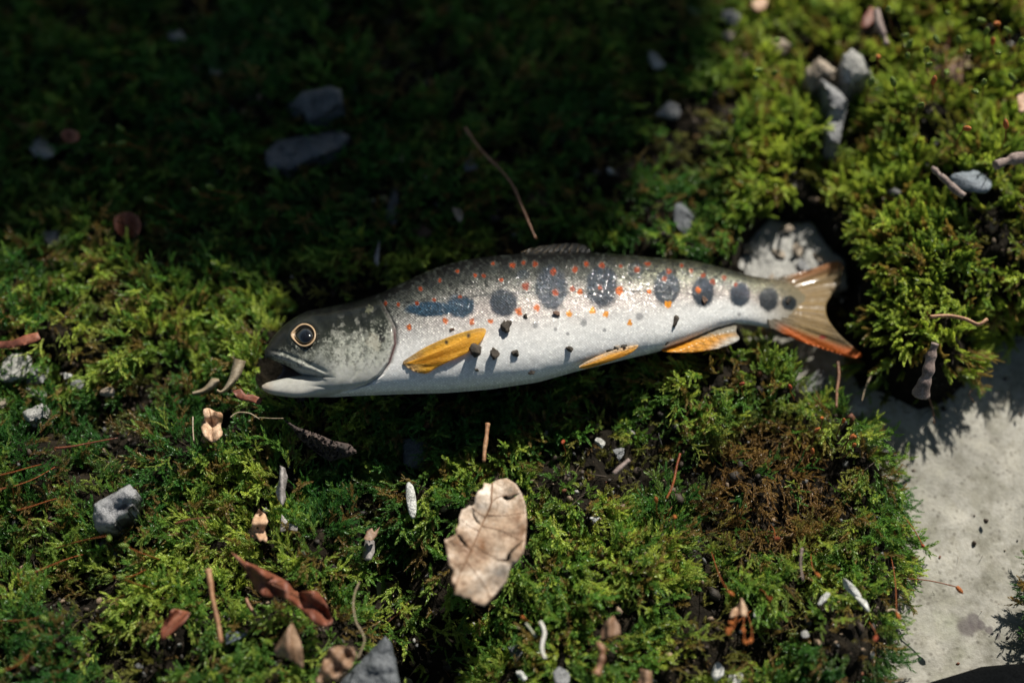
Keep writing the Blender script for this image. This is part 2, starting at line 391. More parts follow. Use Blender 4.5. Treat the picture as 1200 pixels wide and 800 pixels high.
# ------------------------------------------------------------------ FISH
def dens(poly, step):
    out = []
    n = len(poly)
    for i in range(n):
        a = np.array(poly[i], float); b = np.array(poly[(i + 1) % n], float)
        k = max(1, int(round(np.hypot(*(b - a)) / step)))
        for j in range(k): out.append(a + (b - a) * j / k)
    return np.array(out)
def chaikin(poly, n=2, closed=True):
    p = np.array(poly, float)
    for _ in range(n):
        q = np.roll(p, -1, 0) if closed else p[1:]
        a = p if closed else p[:-1]
        r = np.empty((2 * len(a), 2)); r[0::2] = a * .75 + q * .25; r[1::2] = a * .25 + q * .75
        p = r if closed else np.vstack([p[:1], r, p[-1:]])
    return p
def sheet(name, poly, zf, mat, parent=None, holes=(), step=3.0, thick=.00025, colf=None, seed=1, edge=None):
    """a thin curved sheet with real thickness: pixel outline on its own height field"""
    r = np.random.default_rng(seed)
    b = dens(poly, step); pts = [tuple(q) for q in b]; n = len(b)
    edges = [(i, (i + 1) % n) for i in range(n)]
    hb = []
    for hpoly in holes:
        k0 = len(pts); hp = dens(hpoly, step * .7); hb.append([tuple(q) for q in hp]); pts += hb[-1]
        edges += [(k0 + i, k0 + (i + 1) % len(hp)) for i in range(len(hp))]
    x0, y0 = b.min(0); x1, y1 = b.max(0)
    X, Y = np.meshgrid(np.arange(x0, x1, step), np.arange(y0, y1, step)); X = X + r.uniform(-.3, .3, X.shape) * step; Y = Y + r.uniform(-.3, .3, X.shape) * step
    bl = [tuple(q) for q in b]
    ok = sdist(bl, X, Y) > step * .55
    for h in hb: ok &= sdist(h, X, Y) < -step * .5
    pts += list(zip(X[ok], Y[ok]))
    vs, es, fs, *_ = mgeo.delaunay_2d_cdt([Vector(p) for p in pts], edges, [], 0, 1e-5)
    vv = np.array([tuple(q) for q in vs]); ff = np.array([tuple(q) for q in fs if len(q) == 3])
    c = vv[ff].mean(1); k = pip(bl, c[:, 0], c[:, 1])
    for h in hb: k &= ~pip(h, c[:, 0], c[:, 1])
    ff = ff[k]
    z = np.asarray(zf(vv[:, 0], vv[:, 1]), float)
    top = P(vv[:, 0], vv[:, 1], z); bot = top.copy(); bot[:, 2] -= thick; nv = len(vv)
    # orient upwards
    a = top[ff[:, 1]] - top[ff[:, 0]]; d = top[ff[:, 2]] - top[ff[:, 0]]
    fl = np.cross(a, d)[:, 2] < 0; ff[fl] = ff[fl][:, ::-1]
    from collections import Counter
    cnt = Counter(); dirs = {}
    for f in ff:
        for i in range(3):
            e = (f[i], f[(i + 1) % 3]); cnt[tuple(sorted(e))] += 1; dirs[tuple(sorted(e))] = e
    side = []
    for e, m_ in cnt.items():
        if m_ == 1:
            p_, q_ = dirs[e]; side += [(q_, p_, p_ + nv), (q_, p_ + nv, q_ + nv)]
    F = np.vstack([ff, ff[:, ::-1] + nv] + ([np.array(side)] if side else []))
    V = np.vstack([top, bot]); px2 = np.vstack([vv, vv])
    col = None
    if colf is not None:
        col = colf(px2[:, 0], px2[:, 1])
    return link(name, mesh_np(name, V, F, uv=px2 / 100, col=col), mat, parent)
def tube_np(pts, rad, sides=7):
    pts = np.asarray(pts, float); n = len(pts); rad = np.broadcast_to(np.asarray(rad, float), (n,))
    tan = np.gradient(pts, axis=0); tan /= np.linalg.norm(tan, axis=1, keepdims=True) + 1e-12
    up = np.array([0.1, .2, 1.0]); V = []
    for i in range(n):
        a = np.cross(tan[i], up); a /= np.linalg.norm(a) + 1e-9; b = np.cross(a, tan[i])
        for k in range(sides):
            th = 2 * math.pi * k / sides; V.append(pts[i] + rad[i] * (math.cos(th) * a + math.sin(th) * b))
    F = []
    for i in range(n - 1):
        for k in range(sides):
            k2 = (k + 1) % sides; a, b, c, d = i * sides + k, i * sides + k2, (i + 1) * sides + k2, (i + 1) * sides + k
            F += [(a, b, c), (a, c, d)]
    for k in range(1, sides - 1): F += [(0, k + 1, k), ((n - 1) * sides, (n - 1) * sides + k, (n - 1) * sides + k + 1)]
    return np.array(V), np.array(F)
def smooth_line(pts, per=6):
    p = np.array(pts, float); n = len(p)
    if n == 2: return p[0] + (p[1] - p[0]) * np.linspace(0, 1, per)[:, None]
    out = []
    q = np.vstack([2 * p[0] - p[1], p, 2 * p[-1] - p[-2]])
    for i in range(n - 1):
        a, b, c, d = q[i], q[i + 1], q[i + 2], q[i + 3]
        for t in np.linspace(0, 1, per, endpoint=False):
            out.append(.5 * (2 * b + (c - a) * t + (2 * a - 5 * b + 4 * c - d) * t * t + (-a + 3 * b - 3 * c + d) * t ** 3))
    out.append(p[-1]); return np.array(out)

RED = [(452, 355.7), (467, 357), (488.5, 355), (508.6, 350.8), (492.7, 338.4), (515.5, 328.7), (536, 317.7), (539.5, 347.5), (479, 383.7, 4.2), (522, 375.5, 4.2), (557, 322.7), (566.8, 322.7), (577.8, 309),
       (600.6, 311.4, 3.6), (613.5, 308), (627, 309.5, 3.4), (587.4, 328), (616, 334.8, 5.5), (649, 318.6, 4.2), (650.6, 343, 4.2), (674, 315.6, 4), (687, 309.5, 3.6), (706, 311, 4), (727.6, 312), (746, 316, 3.8), (759, 309.5, 3.8),
       (670.7, 338.4, 4.2), (680, 341.4, 4.2), (703, 337, 3.4), (784, 317.5, 3.6), (778, 326.5, 3.4), (799, 311, 2.6), (809.5, 317, 2.8), (824, 322.5, 3.2), (836, 330, 3.6), (848.5, 326, 3.6), (862, 333, 3), (818, 339.5, 3.6),
       (608, 365, 4.6), (553, 377, 4.2), (575.6, 376.3, 4.0), (628.6, 361, 4.4), (726, 340.6, 5), (783, 357, 5), (761, 342, 3.2), (667, 368, 3.9), (694.6, 364, 4.2), (710, 368, 4.2), (738, 378, 3.6)]
PARR = [(505, 362, 30, 9), (539, 359, 17, 14), (590, 355, 17, 17), (646.5, 338, 19, 26), (705.6, 335.6, 18.5, 26), (745, 317, 10, 10), (781, 337.5, 15.5, 21), (824, 342, 13.5, 18.5), (867, 345, 12.5, 14.5), (901, 351, 12, 14.5), (925, 355, 9, 9), (613, 322, 8, 6)]
def fish_col(x, y):
    x = np.asarray(x, float); y = np.asarray(y, float)
    t0, b0 = ev(TOP, x), ev(BOT, x); v = (y - t0) / np.maximum(b0 - t0, 1)
    n = fbm(x * .09, y * .09, 21, 4); n2 = fbm(x * .35, y * .35, 33, 3)
    v = v + (n - .5) * .10
    def ip(vals): return np.stack([np.interp(v, [.0, .07, .16, .27, .42, .6, .8, 1.], [q[k] for q in vals]) for k in range(3)], -1)
    c = ip([(.003, .0036, .003), (.0045, .005, .0045), (.045, .048, .040), (.18, .18, .162), (.37, .357, .335), (.56, .553, .535), (.72, .72, .70), (.74, .74, .72)])
    # olive yellow blush on the hind back
    bl = sst(680, 780, x) * np.exp(-((v - .22) / .14) ** 2); c = c * (1 - .35 * bl[..., None]) + .35 * bl[..., None] * np.array((.42, .42, .28))
    pk = np.exp(-((v - .42) / .12) ** 2) * sst(470, 560, x) * .3; c = c * (1 - pk[..., None]) + pk[..., None] * np.array((.56, .44, .40))
    # dark peppering on the back
    sp = sst(.56, .70, fbm(x * .30, y * .34, 71, 2)) * sst(.42, .15, v) * .9; c = c * (1 - sp[..., None]) + sp[..., None] * np.array((.025, .028, .025))
    # peduncle towards the tail fin: cooler grey
    pd = sst(860, 938, x); c = c * (1 - .9 * pd[..., None]) + .9 * pd[..., None] * np.array((.15, .125, .08))
    # parr marks
    for (cx, cy, rx, ry) in PARR:
        d = np.hypot((x - cx) / (rx * 1.04), (y - cy) / (ry * 1.04)) + (n2 - .5) * .22 + (n - .5) * .15
        a = sst(1.1, .78, d) * (.55 if (cx in (745, 613)) else .97); dark = np.array((.011, .021, .034)) if cx > 560 else np.array((.016, .042, .07))
        if cx > 880: dark = np.array((.012, .017, .022))
        c = c * (1 - a[..., None]) + a[..., None] * dark
    # lateral line
    ll = np.interp(x, [455, 536, 575, 625, 760, 900], [357, 349, 345, 342.5, 341, 350]); a = np.exp(-((y - ll) / 1.1) ** 2) * .8 * sst(452, 470, x) * sst(900, 760, x); c = c * (1 - a[..., None]) + a[..., None] * np.array((.04, .045, .045))
    # head
    hd = sst(-7, 6, gill_x(y) - x + (n2 - .5) * 9)
    nh = fbm(x * .16, y * .16, 51, 4)
    vh = v + (nh - .5) * .22
    hc = np.stack([np.interp(vh, [0, .12, .34, .5, .68, .84, 1], q) for q in ((.003, .007, .026, .16, .33, .40, .40), (.0035, .008, .030, .168, .335, .40, .40), (.003, .006, .023, .14, .30, .37, .375))], -1)
    # snout dark, jaws pale grey
    sn = sst(348, 318, x) * sst(420, 405, y); hc = hc * (1 - .6 * sn[..., None]) + .6 * sn[..., None] * np.array((.03, .03, .026))
    dk = sst(26, 17, np.hypot(x - 356, y - 392)) ; hc = hc * (1 - .75 * dk[..., None]) + .75 * dk[..., None] * np.array((.018, .02, .017))
    yb = np.interp(x, [312, 331, 350, 382], [414, 419, 428, 441.5]); mb = np.exp(-((y - yb) / 4.5) ** 4) * sst(312, 330, x) * sst(392, 378, x)
    hc = hc * (1 - .6 * mb[..., None]) + .6 * mb[..., None] * np.array((.27, .27, .25))
    bp = sst(.54, .66, fbm(x * .11 + 7, y * .13, 203, 4)) * .4 * sst(372, 392, x) * sst(.10, .2, v); hc = hc * (1 - bp[..., None]) + bp[..., None] * np.array((.30, .30, .26))  # pale patches: silver mottling plus broken highlights painted into the skin colour
    bq = sst(.55, .66, fbm(x * .13 + 31, y * .12, 303, 4)) * .5 * sst(372, 385, x) * sst(.75, .5, v); hc = hc * (1 - bq[..., None]) + bq[..., None] * np.array((.012, .014, .012))
    for (cx, cy, r, cc, st) in ((437, 402, 8, (.36, .34, .27), .5), (448, 396, 3, (.02, .02, .02), .9), (430, 374, 7, (.012, .014, .012), .8), (446, 384, 6, (.014, .016, .014), .8), (417, 366, 6, (.02, .022, .018), .7), (432, 363, 4, (.16, .16, .10), .6), (418, 410, 9, (.3, .31, .27), .5), (400, 420, 8, (.38, .38, .34), .4)):
        a = sst(1.2, .6, np.hypot(x - cx, (y - cy) * .8) / r + (n2 - .5) * 1.6 + (n - .5) * 1.2) * st; hc = hc * (1 - a[..., None]) + a[..., None] * np.array(cc)
    fl = sst(.52, .72, fbm(x * .55, y * .55, 97, 3)) * sst(.22, .4, v) * .5; hc = hc * (1 - fl[..., None]) + fl[..., None] * np.array((.42, .43, .36))
    df = sst(.58, .72, fbm(x * .3, y * .3, 117, 3)) * .55 * sst(.85, .6, v); hc = hc * (1 - df[..., None]) + df[..., None] * np.array((.010, .012, .009))
    lj = sst(430, 446, y) * sst(400, 340, x); hc = hc * (1 - .5 * lj[..., None]) + .5 * lj[..., None] * np.array((.27, .26, .235))
    tipw = sst(325, 309, x) * sst(440, 450, y); hc = hc * (1 - .5 * tipw[..., None]) + .5 * tipw[..., None] * np.array((.33, .24, .16))
    c = c * (1 - hd[..., None]) + hc * hd[..., None]
    # gill slit: dark red
    d = x - gill_x(y) ; a = np.exp(-((d - 1.2) / 1.7) ** 2) * sst(378, 392, y) * sst(437, 425, y); c = c * (1 - a[..., None]) + a[..., None] * np.array((.06, .012, .014))
    a = np.exp(-((d - .8) / 1.1) ** 2) * .5 * sst(350, 362, y) * sst(456, 440, y); c = c * (1 - a[..., None]) + a[..., None] * np.array((.05, .04, .04))
    rp = np.random.default_rng(44)
    for _ in range(150):
        cx = rp.uniform(455, 850); f = rp.beta(1.2, 3.2) * .42 + .03; cy = ev(TOP, cx) + f * (ev(BOT, cx) - ev(TOP, cx)); r_ = rp.uniform(1.1, 2.6) * (1 - f)
        near = np.abs(x - cx) < 6
        if near.any(): d = np.hypot(x[near] - cx, y[near] - cy) / r_ + (n2[near] - .5) * .7; a = sst(1.2, .6, d) * .85; c[near] = c[near] * (1 - a[..., None]) + a[..., None] * np.array((.012, .013, .012))
    # red and orange spots with pale rings
    for q in RED:
        cx, cy = q[0], q[1]; r = (q[2] if len(q) > 2 else 2.7) * .9
        d = np.hypot(x - cx, (y - cy) * .95) / r + (n2 - .5) * .9 + (fbm(x * .5, y * .5, 13, 2) - .5) * .5
        ring = sst(1.75, 1.25, d) * .07; c = c * (1 - ring[..., None]) + ring[..., None] * np.array((.55, .50, .42))
        low = (cy - ev(TOP, cx)) / (ev(BOT, cx) - ev(TOP, cx))
        cc = np.array((.20, .030, .004)) if low < .33 else (np.array((.40, .085, .006)) if low < .5 else np.array((.58, .22, .01)))
        if cx < 600 and low > .4: cc = np.array((.40, .09, .015))
        a = sst(1.15, .7, d) * .95; c = c * (1 - a[..., None]) + a[..., None] * cc
    for (cx, cy, r) in ((627, 381, 4), (684, 378, 4.6), (749.6, 370.5, 4.8), (665, 391, 2.5), (708, 387, 2.5), (651, 386, 2.2), (866, 368, 2.4)):
        a = sst(1.2, .6, np.hypot(x - cx, y - cy) / r + (n2 - .5) * .5) * .7; c = c * (1 - a[..., None]) + a[..., None] * np.array((.16, .165, .17))
    return np.clip(c, .005, .85)

def fish_skin():
    m, t, b, o = nodes('fish_skin')
    c = N(t, 'ShaderNodeAttribute', attribute_name='Col').outputs['Color']
    sc = N(t, 'ShaderNodeAttribute', attribute_name='scaly').outputs['Fac']
    uv = N(t, 'ShaderNodeUVMap').outputs[0]
    mp = N(t, 'ShaderNodeMapping'); mp.inputs['Scale'].default_value = (37, 45, 1); mp.inputs['Rotation'].default_value = (0, 0, R(42)); t.links.new(uv, mp.inputs[0])
    vo = N(t, 'ShaderNodeTexVoronoi'); vo.inputs['Scale'].default_value = 1.0; vo.inputs['Randomness'].default_value = .35; t.links.new(mp.outputs[0], vo.inputs['Vector'])
    sep = N(t, 'ShaderNodeSeparateColor'); t.links.new(vo.outputs['Color'], sep.inputs[0])
    # scale to scale brightness, stronger on dark skin
    var = ramp(t, sep.outputs[0], [(0, (.4, .4, .41)), (.5, (.9, .9, .9)), (.8, (1.3, 1.3, 1.3)), (1, (2.1, 2.1, 2.0))])
    c2 = mixc(t, .45, c, var, 'MULTIPLY'); c2 = mixc(t, .8, c2, ramp(t, vo.outputs['Distance'], [(.0, (2.6, 2.6, 2.55)), (.22, (1.35, 1.35, 1.35)), (.42, (.62, .62, .62)), (.7, (.4, .4, .4))]), 'MULTIPLY'); cm = mixc(t, sc, c, c2)
    nz = noise(t, mp.outputs[0], .5, 5, .7)
    cm = mixc(t, .4, cm, ramp(t, nz, [(.3, (.6, .6, .6)), (.65, (1.15, 1.15, 1.15))]), 'MULTIPLY')
    t.links.new(cm, b.inputs['Base Color'])
    mm = N(t, 'ShaderNodeMath', operation='MULTIPLY'); t.links.new(sc, mm.inputs[0]); mm.inputs[1].default_value = .08; t.links.new(mm.outputs[0], b.inputs['Metallic'])
    b.inputs['Roughness'].default_value = .42; b.inputs['Specular IOR Level'].default_value = .08; b.inputs['Coat Weight'].default_value = .32; b.inputs['Coat Roughness'].default_value = .05
    b.inputs['Subsurface Weight'].default_value = .03; b.inputs['Subsurface Radius'].default_value = (.002, .0012, .0008); b.inputs['Subsurface Scale'].default_value = 1
    # each scale tilts on its own
    gr = N(t, 'ShaderNodeSeparateXYZ'); t.links.new(vo.outputs['Position'], gr.inputs[0])
    dist = N(t, 'ShaderNodeMath', operation='MULTIPLY'); t.links.new(vo.outputs['Distance'], dist.inputs[0]); t.links.new(sep.outputs[1], dist.inputs[1])
    hs = N(t, 'ShaderNodeMath', operation='MULTIPLY'); t.links.new(dist.outputs[0], hs.inputs[0]); t.links.new(sc, hs.inputs[1])
    bn = bump(t, hs.outputs[0], .45, -.0004, None)
    n3 = noise(t, mp.outputs[0], .22, 4, .6)
    t.links.new(bump(t, n3, .08, .001, bn), b.inputs['Normal']); n6 = noise(t, mp.outputs[0], .55, 3, .6)
    t.links.new(bump(t, n6, .16, .0006, bump(t, hs.outputs[0], .6, -.0005)), b.inputs['Coat Normal'])
    return m
M['fish_skin'] = fish_skin()
def fin_mat(name, trans=.48, rough=.42):
    m, t, b, o = nodes(name)
    c = N(t, 'ShaderNodeAttribute', attribute_name='Col').outputs['Color']
    n = noise(t, N(t, 'ShaderNodeUVMap').outputs[0], 40, 4)
    c = mixc(t, .5, c, ramp(t, n, [(.3, (.7, .65, .6)), (.65, (1.12, 1.12, 1.12))]), 'MULTIPLY')
    t.links.new(c, b.inputs['Base Color']); b.inputs['Roughness'].default_value = rough; b.inputs['Coat Weight'].default_value = .3; b.inputs['Coat Roughness'].default_value = .14
    t.links.new(bump(t, n, .6, .0008), b.inputs['Normal'])
    tr = N(t, 'ShaderNodeBsdfTranslucent'); t.links.new(c, tr.inputs[0]); tp = N(t, 'ShaderNodeBsdfTransparent')
    mx = N(t, 'ShaderNodeMixShader'); mx.inputs[0].default_value = trans; t.links.new(b.outputs[0], mx.inputs[1]); t.links.new(tr.outputs[0], mx.inputs[2])
    al = N(t, 'ShaderNodeAttribute', attribute_name='alpha').outputs['Fac']
    m2 = N(t, 'ShaderNodeMixShader'); t.links.new(al, m2.inputs[0]); t.links.new(tp.outputs[0], m2.inputs[1]); t.links.new(mx.outputs[0], m2.inputs[2]); t.links.new(m2.outputs[0], o.inputs[0])
    return m
M['fin'] = fin_mat('fin')
def plain(name, c, rough=.3, coat=0.0, spec=.5):
    m, t, b, o = nodes(name)
    n = noise(t, N(t, 'ShaderNodeTexCoord').outputs['Object'], 2500, 4)
    t.links.new(mixc(t, .5, c, ramp(t, n, [(.3, (.6, .6, .6)), (.7, (1.25, 1.25, 1.25))]), 'MULTIPLY'), b.inputs['Base Color'])
    b.inputs['Roughness'].default_value = rough; b.inputs['Coat Weight'].default_value = coat; b.inputs['Coat Roughness'].default_value = .05
    return m
M['iris'] = plain('iris', (.42, .29, .17), .35, .6)
M['pupil'] = plain('pupil', (.004, .004, .005), .08, 1.0)
M['socket'] = plain('socket', (.02, .02, .018), .35, .4)
M['mouth_in'] = plain('mouth_in', (.03, .012, .01), .5, .2)
M['ray_dark'] = plain('ray_dark', (.20, .14, .07), .4, .3)
M['ray_orange'] = plain('ray_orange', (.60, .28, .02), .35, .4)

fish = empty('trout', P(600, 400, .0305).tolist())
tag(fish, 'silvery young trout with orange and red spots and dusky oval side marks lying on moss', 'fish')
floc = np.array(fish.location)
def fpart(o):
    o.parent = fish; o.matrix_parent_inverse = Matrix.Translation(-Vector(floc)); return o
def fish_body():
    NT = 150
    t = (1 - np.cos(np.linspace(0, math.pi, NT + 1))) / 2 * .35 + np.linspace(0, 1, NT + 1) * .65
    xs = np.concatenate([XC - (XC - 310) * (1 - np.linspace(0, 1, 56)[:-1]), np.linspace(XC, 944, 720)])
    ic = 55; m = 108                                        # seam row of the mouth
    V = []; PX = []; SC_ = []; rows = []
    def col_ring(px, py):
        h = body_h(px, py) * MPP; h[0] = 0; h[-1] = 0
        z0 = fz0(px)
        f = P(px, py, z0 + h); c0 = P(px, py, z0); bk = c0.copy(); bk[:, 2] -= h
        ring = np.vstack([f, bk[-2:0:-1]]); pr = np.stack([np.concatenate([px, px[-2:0:-1]]), np.concatenate([py, py[-2:0:-1]])], -1)
        return ring, pr
    F = []
    def add(ring, pr):
        k = len(PX); PX.extend(pr.tolist()); V.extend(ring.tolist()); return np.arange(k, k + len(ring))
    def join(a, b):
        n = len(a); i2 = np.roll(np.arange(n), -1); F.append(np.stack([a, b, b[i2], a[i2]], -1))
    prevu = prevl = prev = None
    for i, x in enumerate(xs):
        if i < ic:
            tu = np.linspace(0, 1, m + 1); tu = .5 * tu + .5 * (1 - np.cos(tu * math.pi)) / 2
            tl = np.linspace(0, 1, NT - m + 1); tl = .5 * tl + .5 * (1 - np.cos(tl * math.pi)) / 2
            y0, y1 = ev(TOP, x), ev(MUP, x); pyu = y0 + (y1 - y0) * tu; ru = add(*col_ring(np.full(m + 1, x), pyu))
            xl = XC - (XC - x) * (XC - 306.6) / (XC - 310); y0, y1 = ev(MLO, xl), ev(BOT, xl); pyl = y0 + (y1 - y0) * tl; rl = add(*col_ring(np.full(NT - m + 1, xl), pyl))
            if prevu is not None: join(prevu, ru); join(prevl, rl)
            else:
                for r_ in (ru, rl):
                    n = len(r_); hN = n // 2
                    for k in range(hN): 
                        a, b_, c_, d_ = r_[k], r_[k + 1], r_[(n - k - 1) % n], r_[(n - k) % n]
                        if len({a, b_, c_, d_}) == 4: F.append(np.array([[a, b_, c_, d_]]))
            prevu, prevl = ru, rl
        else:
            y0, y1 = ev(TOP, x), ev(BOT, x)
            mm = (439.35 + min(max(x - XC, 0), 60) * .07); fr = min(max((x - XC) / 90, 0), 1); fr = fr * fr * (3 - 2 * fr)
            tm = (mm - y0) / (y1 - y0); 
            tj = np.concatenate([np.linspace(0, tm, m + 1), np.linspace(tm, 1, NT - m + 1)[1:]])
            tt = tj * (1 - fr) + t * fr
            px = np.full(NT + 1, x); py = y0 + (y1 - y0) * tt
            r_ = add(*col_ring(px, py))
            if prev is None:      # sew the two jaws onto the first full ring
                u = np.concatenate([r_[:m + 1], r_[2 * NT - m + 1:]]); l = r_[m:2 * NT - m]
                join(prevu, u) if len(u) == len(prevu) else print('U', len(u), len(prevu))
                join(prevl, l) if len(l) == len(prevl) else print('L', len(l), len(prevl))
            else: join(prev, r_)
            prev = r_
    n = len(prev)
    for k in range(n // 2):
        a, b_, c_, d_ = prev[k], prev[(n - k) % n], prev[(n - k - 1) % n], prev[k + 1]
        if len({a, b_, c_, d_}) == 4: F.append(np.array([[a, b_, c_, d_]]))
    V = np.array(V); PX_ = np.array(PX); F = np.vstack(F)
    col = fish_col(PX_[:, 0], PX_[:, 1])
    me = mesh_np('body', V, F, uv=PX_ / 100, col=col)
    a = me.attributes.new('scaly', 'FLOAT', 'POINT')
    vv_ = (PX_[:, 1] - ev(TOP, PX_[:, 0])) / np.maximum(ev(BOT, PX_[:, 0]) - ev(TOP, PX_[:, 0]), 1)
    s = sst(1, 6, PX_[:, 0] - gill_x(PX_[:, 1])) * sst(945, 900, PX_[:, 0]) * (1 - .72 * sst(.38, .66, vv_)); a.data.foreach_set('value', s.astype(np.float32))
    me.validate(); me.update()
    return fpart(link('body', me, M['fish_skin']))
body = fish_body()
def dome(name, cx, cy, rx, ry, zoff, bulge, mat, n=28, rings=8, inner=0.0, point=0.0, parent=None):
    """a low dome (or ring, inner>0) sitting on the flank"""
    hq = lambda a, b: float(body_h(np.array([a]), np.array([b]))[0])
    hR, hL, hD, hU = hq(cx + 19, cy), hq(cx - 19, cy), hq(cx, cy + 19), hq(cx, cy - 19)
    base = float(fz0(cx) + (hR + hL + hD + hU) / 4 * MPP) + zoff; slx_, sly_ = (hR - hL) / 38 * MPP, (hD - hU) / 38 * MPP
    V = []; 
    rs = np.linspace(inner, 1, rings)
    for r in rs:
        for k in range(n):
            th = 2 * math.pi * k / n; q = r * (1 + (point * max(0, math.cos(th - math.pi)) ** 12 if r > .8 else 0))
            if inner: z = base + bulge * math.sqrt(max(0, 1 - ((r - (1 + inner) / 2) / ((1 - inner) / 2)) ** 2))
            else: z = base + bulge * (math.sqrt(max(0, 1.0 - r * r * .999)))
            ax_, ay_ = q * rx * math.cos(th), -q * ry * math.sin(th); V.append(P(cx + ax_, cy + ay_, z + slx_ * ax_ + sly_ * ay_))
    F = []
    for i in range(rings - 1):
        for k in range(n):
            k2 = (k + 1) % n; F.append((i * n + k, (i + 1) * n + k, (i + 1) * n + k2, i * n + k2))
    return fpart(link(name, mesh_np(name, np.array(V), np.array(F)), mat))
eye = dome('eye', 356.5, 392.8, 13.6, 14.2, -.0006, .0012, M['socket'])
def eyesub(o):
    o.parent = eye; o.matrix_parent_inverse = Matrix.Identity(4); return o
ir = dome('iris', 356.8, 392.6, 13.6, 13.9, .0002, .0008, M['iris'], 40, 8, .80, .25); ir.parent = eye; ir.matrix_parent_inverse = Matrix.Identity(4)
pu = dome('pupil', 357.0, 392.6, 10.8, 11.0, .0001, .0022, M['pupil'], 36, 12, point=.14); pu.parent = eye; pu.matrix_parent_inverse = Matrix.Identity(4)
# mouth lining between the jaws
o = sheet('mouth_lining', [(324, 422), (340, 428), (356, 437), (368, 440), (366, 443), (350, 442), (334, 445), (322, 446), (330, 437), (332, 430)], lambda x, y: fz0(x) - .0035 + .001 * (fbm(x * .1, y * .1) - .5), M['mouth_in'], step=4); fpart(o)

def set_alpha(o, a):
    me = o.data; at = me.attributes.new('alpha', 'FLOAT', 'POINT'); at.data.foreach_set('value', np.asarray(a, np.float32))
def fin(name, outline, zf, colf, alphaf, rays, raymat, rw=.6, step=2.0, smooth=1, thick=.00018, seed=1):
    ol = [tuple(q) for q in chaikin(outline, smooth)]
    o = sheet(name, ol, zf, M['fin'], step=step, thick=thick, colf=colf, seed=seed); fpart(o)
    uvs = np.zeros(len(o.data.loops) * 2, np.float32); o.data.uv_layers[0].data.foreach_get('uv', uvs)
    pv = np.zeros((len(o.data.vertices), 2)); li = np.empty(len(o.data.loops), np.int32); o.data.loops.foreach_get('vertex_index', li); pv[li] = uvs.reshape(-1, 2) * 100
    set_alpha(o, alphaf(pv[:, 0], pv[:, 1]))
    for (a, b, bend) in rays:
        a = np.array(a, float); b = np.array(b, float); mid = (a + b) / 2 + np.array([-(b - a)[1], (b - a)[0]]) * bend
        l = smooth_line([a, mid, b], 6); ins = pip(ol, l[:, 0], l[:, 1]); l = l[ins] if ins.sum() > 3 else l
        if len(l) < 3: continue
        z = np.asarray(zf(l[:, 0], l[:, 1])) + .00008
        v, f = tube_np(P(l[:, 0], l[:, 1], z), np.linspace(rw, rw * .4, len(l)) * MPP, 5)
        r_ = link('fin_ray', mesh_np('fin_ray', v, f), raymat); r_.parent = o; r_.matrix_parent_inverse = Matrix.Identity(4)
    return o
def ztop(x, y): return fz0(x) + body_h(x, y) * MPP
def mixv(base, *layers):
    c = base
    for a, k in layers: c = c * (1 - a[..., None]) + a[..., None] * np.array(k)
    return c
def cpec(x, y):
    u = (x - 470) / 98; n = fbm(x * .12, y * .2, 8)
    return mixv(np.ones(x.shape + (3,)) * np.array((.95, .56, .035)), (sst(.35, .05, u) * .75, (.50, .40, .28)), (sst(.5, .75, n) * .4, (.60, .26, .015)), (np.exp(-((y - np.interp(x, [470, 520, 566], [424, 398, 384])) / 2.5) ** 2) * .5, (.16, .09, .02)),
                (sst(1.2, .4, np.hypot(x - 549, y - 393.5) / 3.0), (.05, .035, .02)), (sst(1.3, .4, np.hypot(x - 523, y - 401) / 2.5), (.02, .015, .01)))
pec = [(470, 425), (480, 418), (494, 409), (510, 401), (530, 393), (548, 387.5), (562, 384), (569, 384.5), (570, 389), (564, 400), (554, 409), (540, 417), (524, 424), (510, 431), (500, 438), (488, 436), (478, 431)]
zpec = lambda x, y: ztop(x, y) + .0004 + .0006 * sst(480, 560, x) + .0001 * np.sin((y - np.interp(x, [470, 570], [428, 388])) / np.maximum((x - 455) * .028, .8))
fin('pectoral_fin', pec, zpec, cpec, lambda x, y: np.ones_like(x) * (.95 - .3 * sst(535, 570, x)), [((474, 426), (566 - 1.5 * k, 387 + 4.2 * k), .03) for k in range(9)], M['ray_orange'], .3)
pel = [(676, 430.5), (686, 424), (700, 417), (716, 411), (732, 406.5), (747, 403.5), (749, 405), (742, 412), (730, 418), (716, 423), (700, 428), (686, 432)]
cpel = lambda x, y: mixv(np.ones(x.shape + (3,)) * np.array((.88, .46, .03)), (sst(712, 682, x) * .5, (.8, .45, .1)), (np.exp(-((y - np.interp(x, [676, 716, 749], [429, 412, 404])) / 2.2) ** 2) * .8, (.68, .62, .52)))
fin('pelvic_fin', pel, lambda x, y: ztop(x, np.minimum(y, ev(BOT, x) - 11)) + .0008 - .0012 * sst(-6, 3, y - ev(BOT, x)), cpel, lambda x, y: np.ones_like(x), [((680, 430), (746 - 3 * k, 405 + 3.2 * k), .03) for k in range(5)], M['ray_orange'], .5)
anal = [(772, 411), (785, 405), (800, 399.5), (818, 392), (835, 385), (850, 379), (860, 376.5), (864, 381), (862, 390), (868, 396), (862, 401), (848, 406.5), (830, 410.5), (812, 412.8), (792, 413)]
def canal(x, y):
    e = y - np.interp(x, [772, 800, 835, 868], [411, 404, 396.5, 392]); n = fbm(x * .1, y * .2, 12)
    return mixv(np.ones(x.shape + (3,)) * np.array((.40, .37, .30)), (sst(-6, -.5, e) * sst(872, 848, x), (.85, .42, .03)), (sst(838, 862, x + (y - 396) * 1.2) * sst(392, 397, y), (.75, .73, .66)), (sst(412, 413, y) * .3, (.7, .6, .4)))
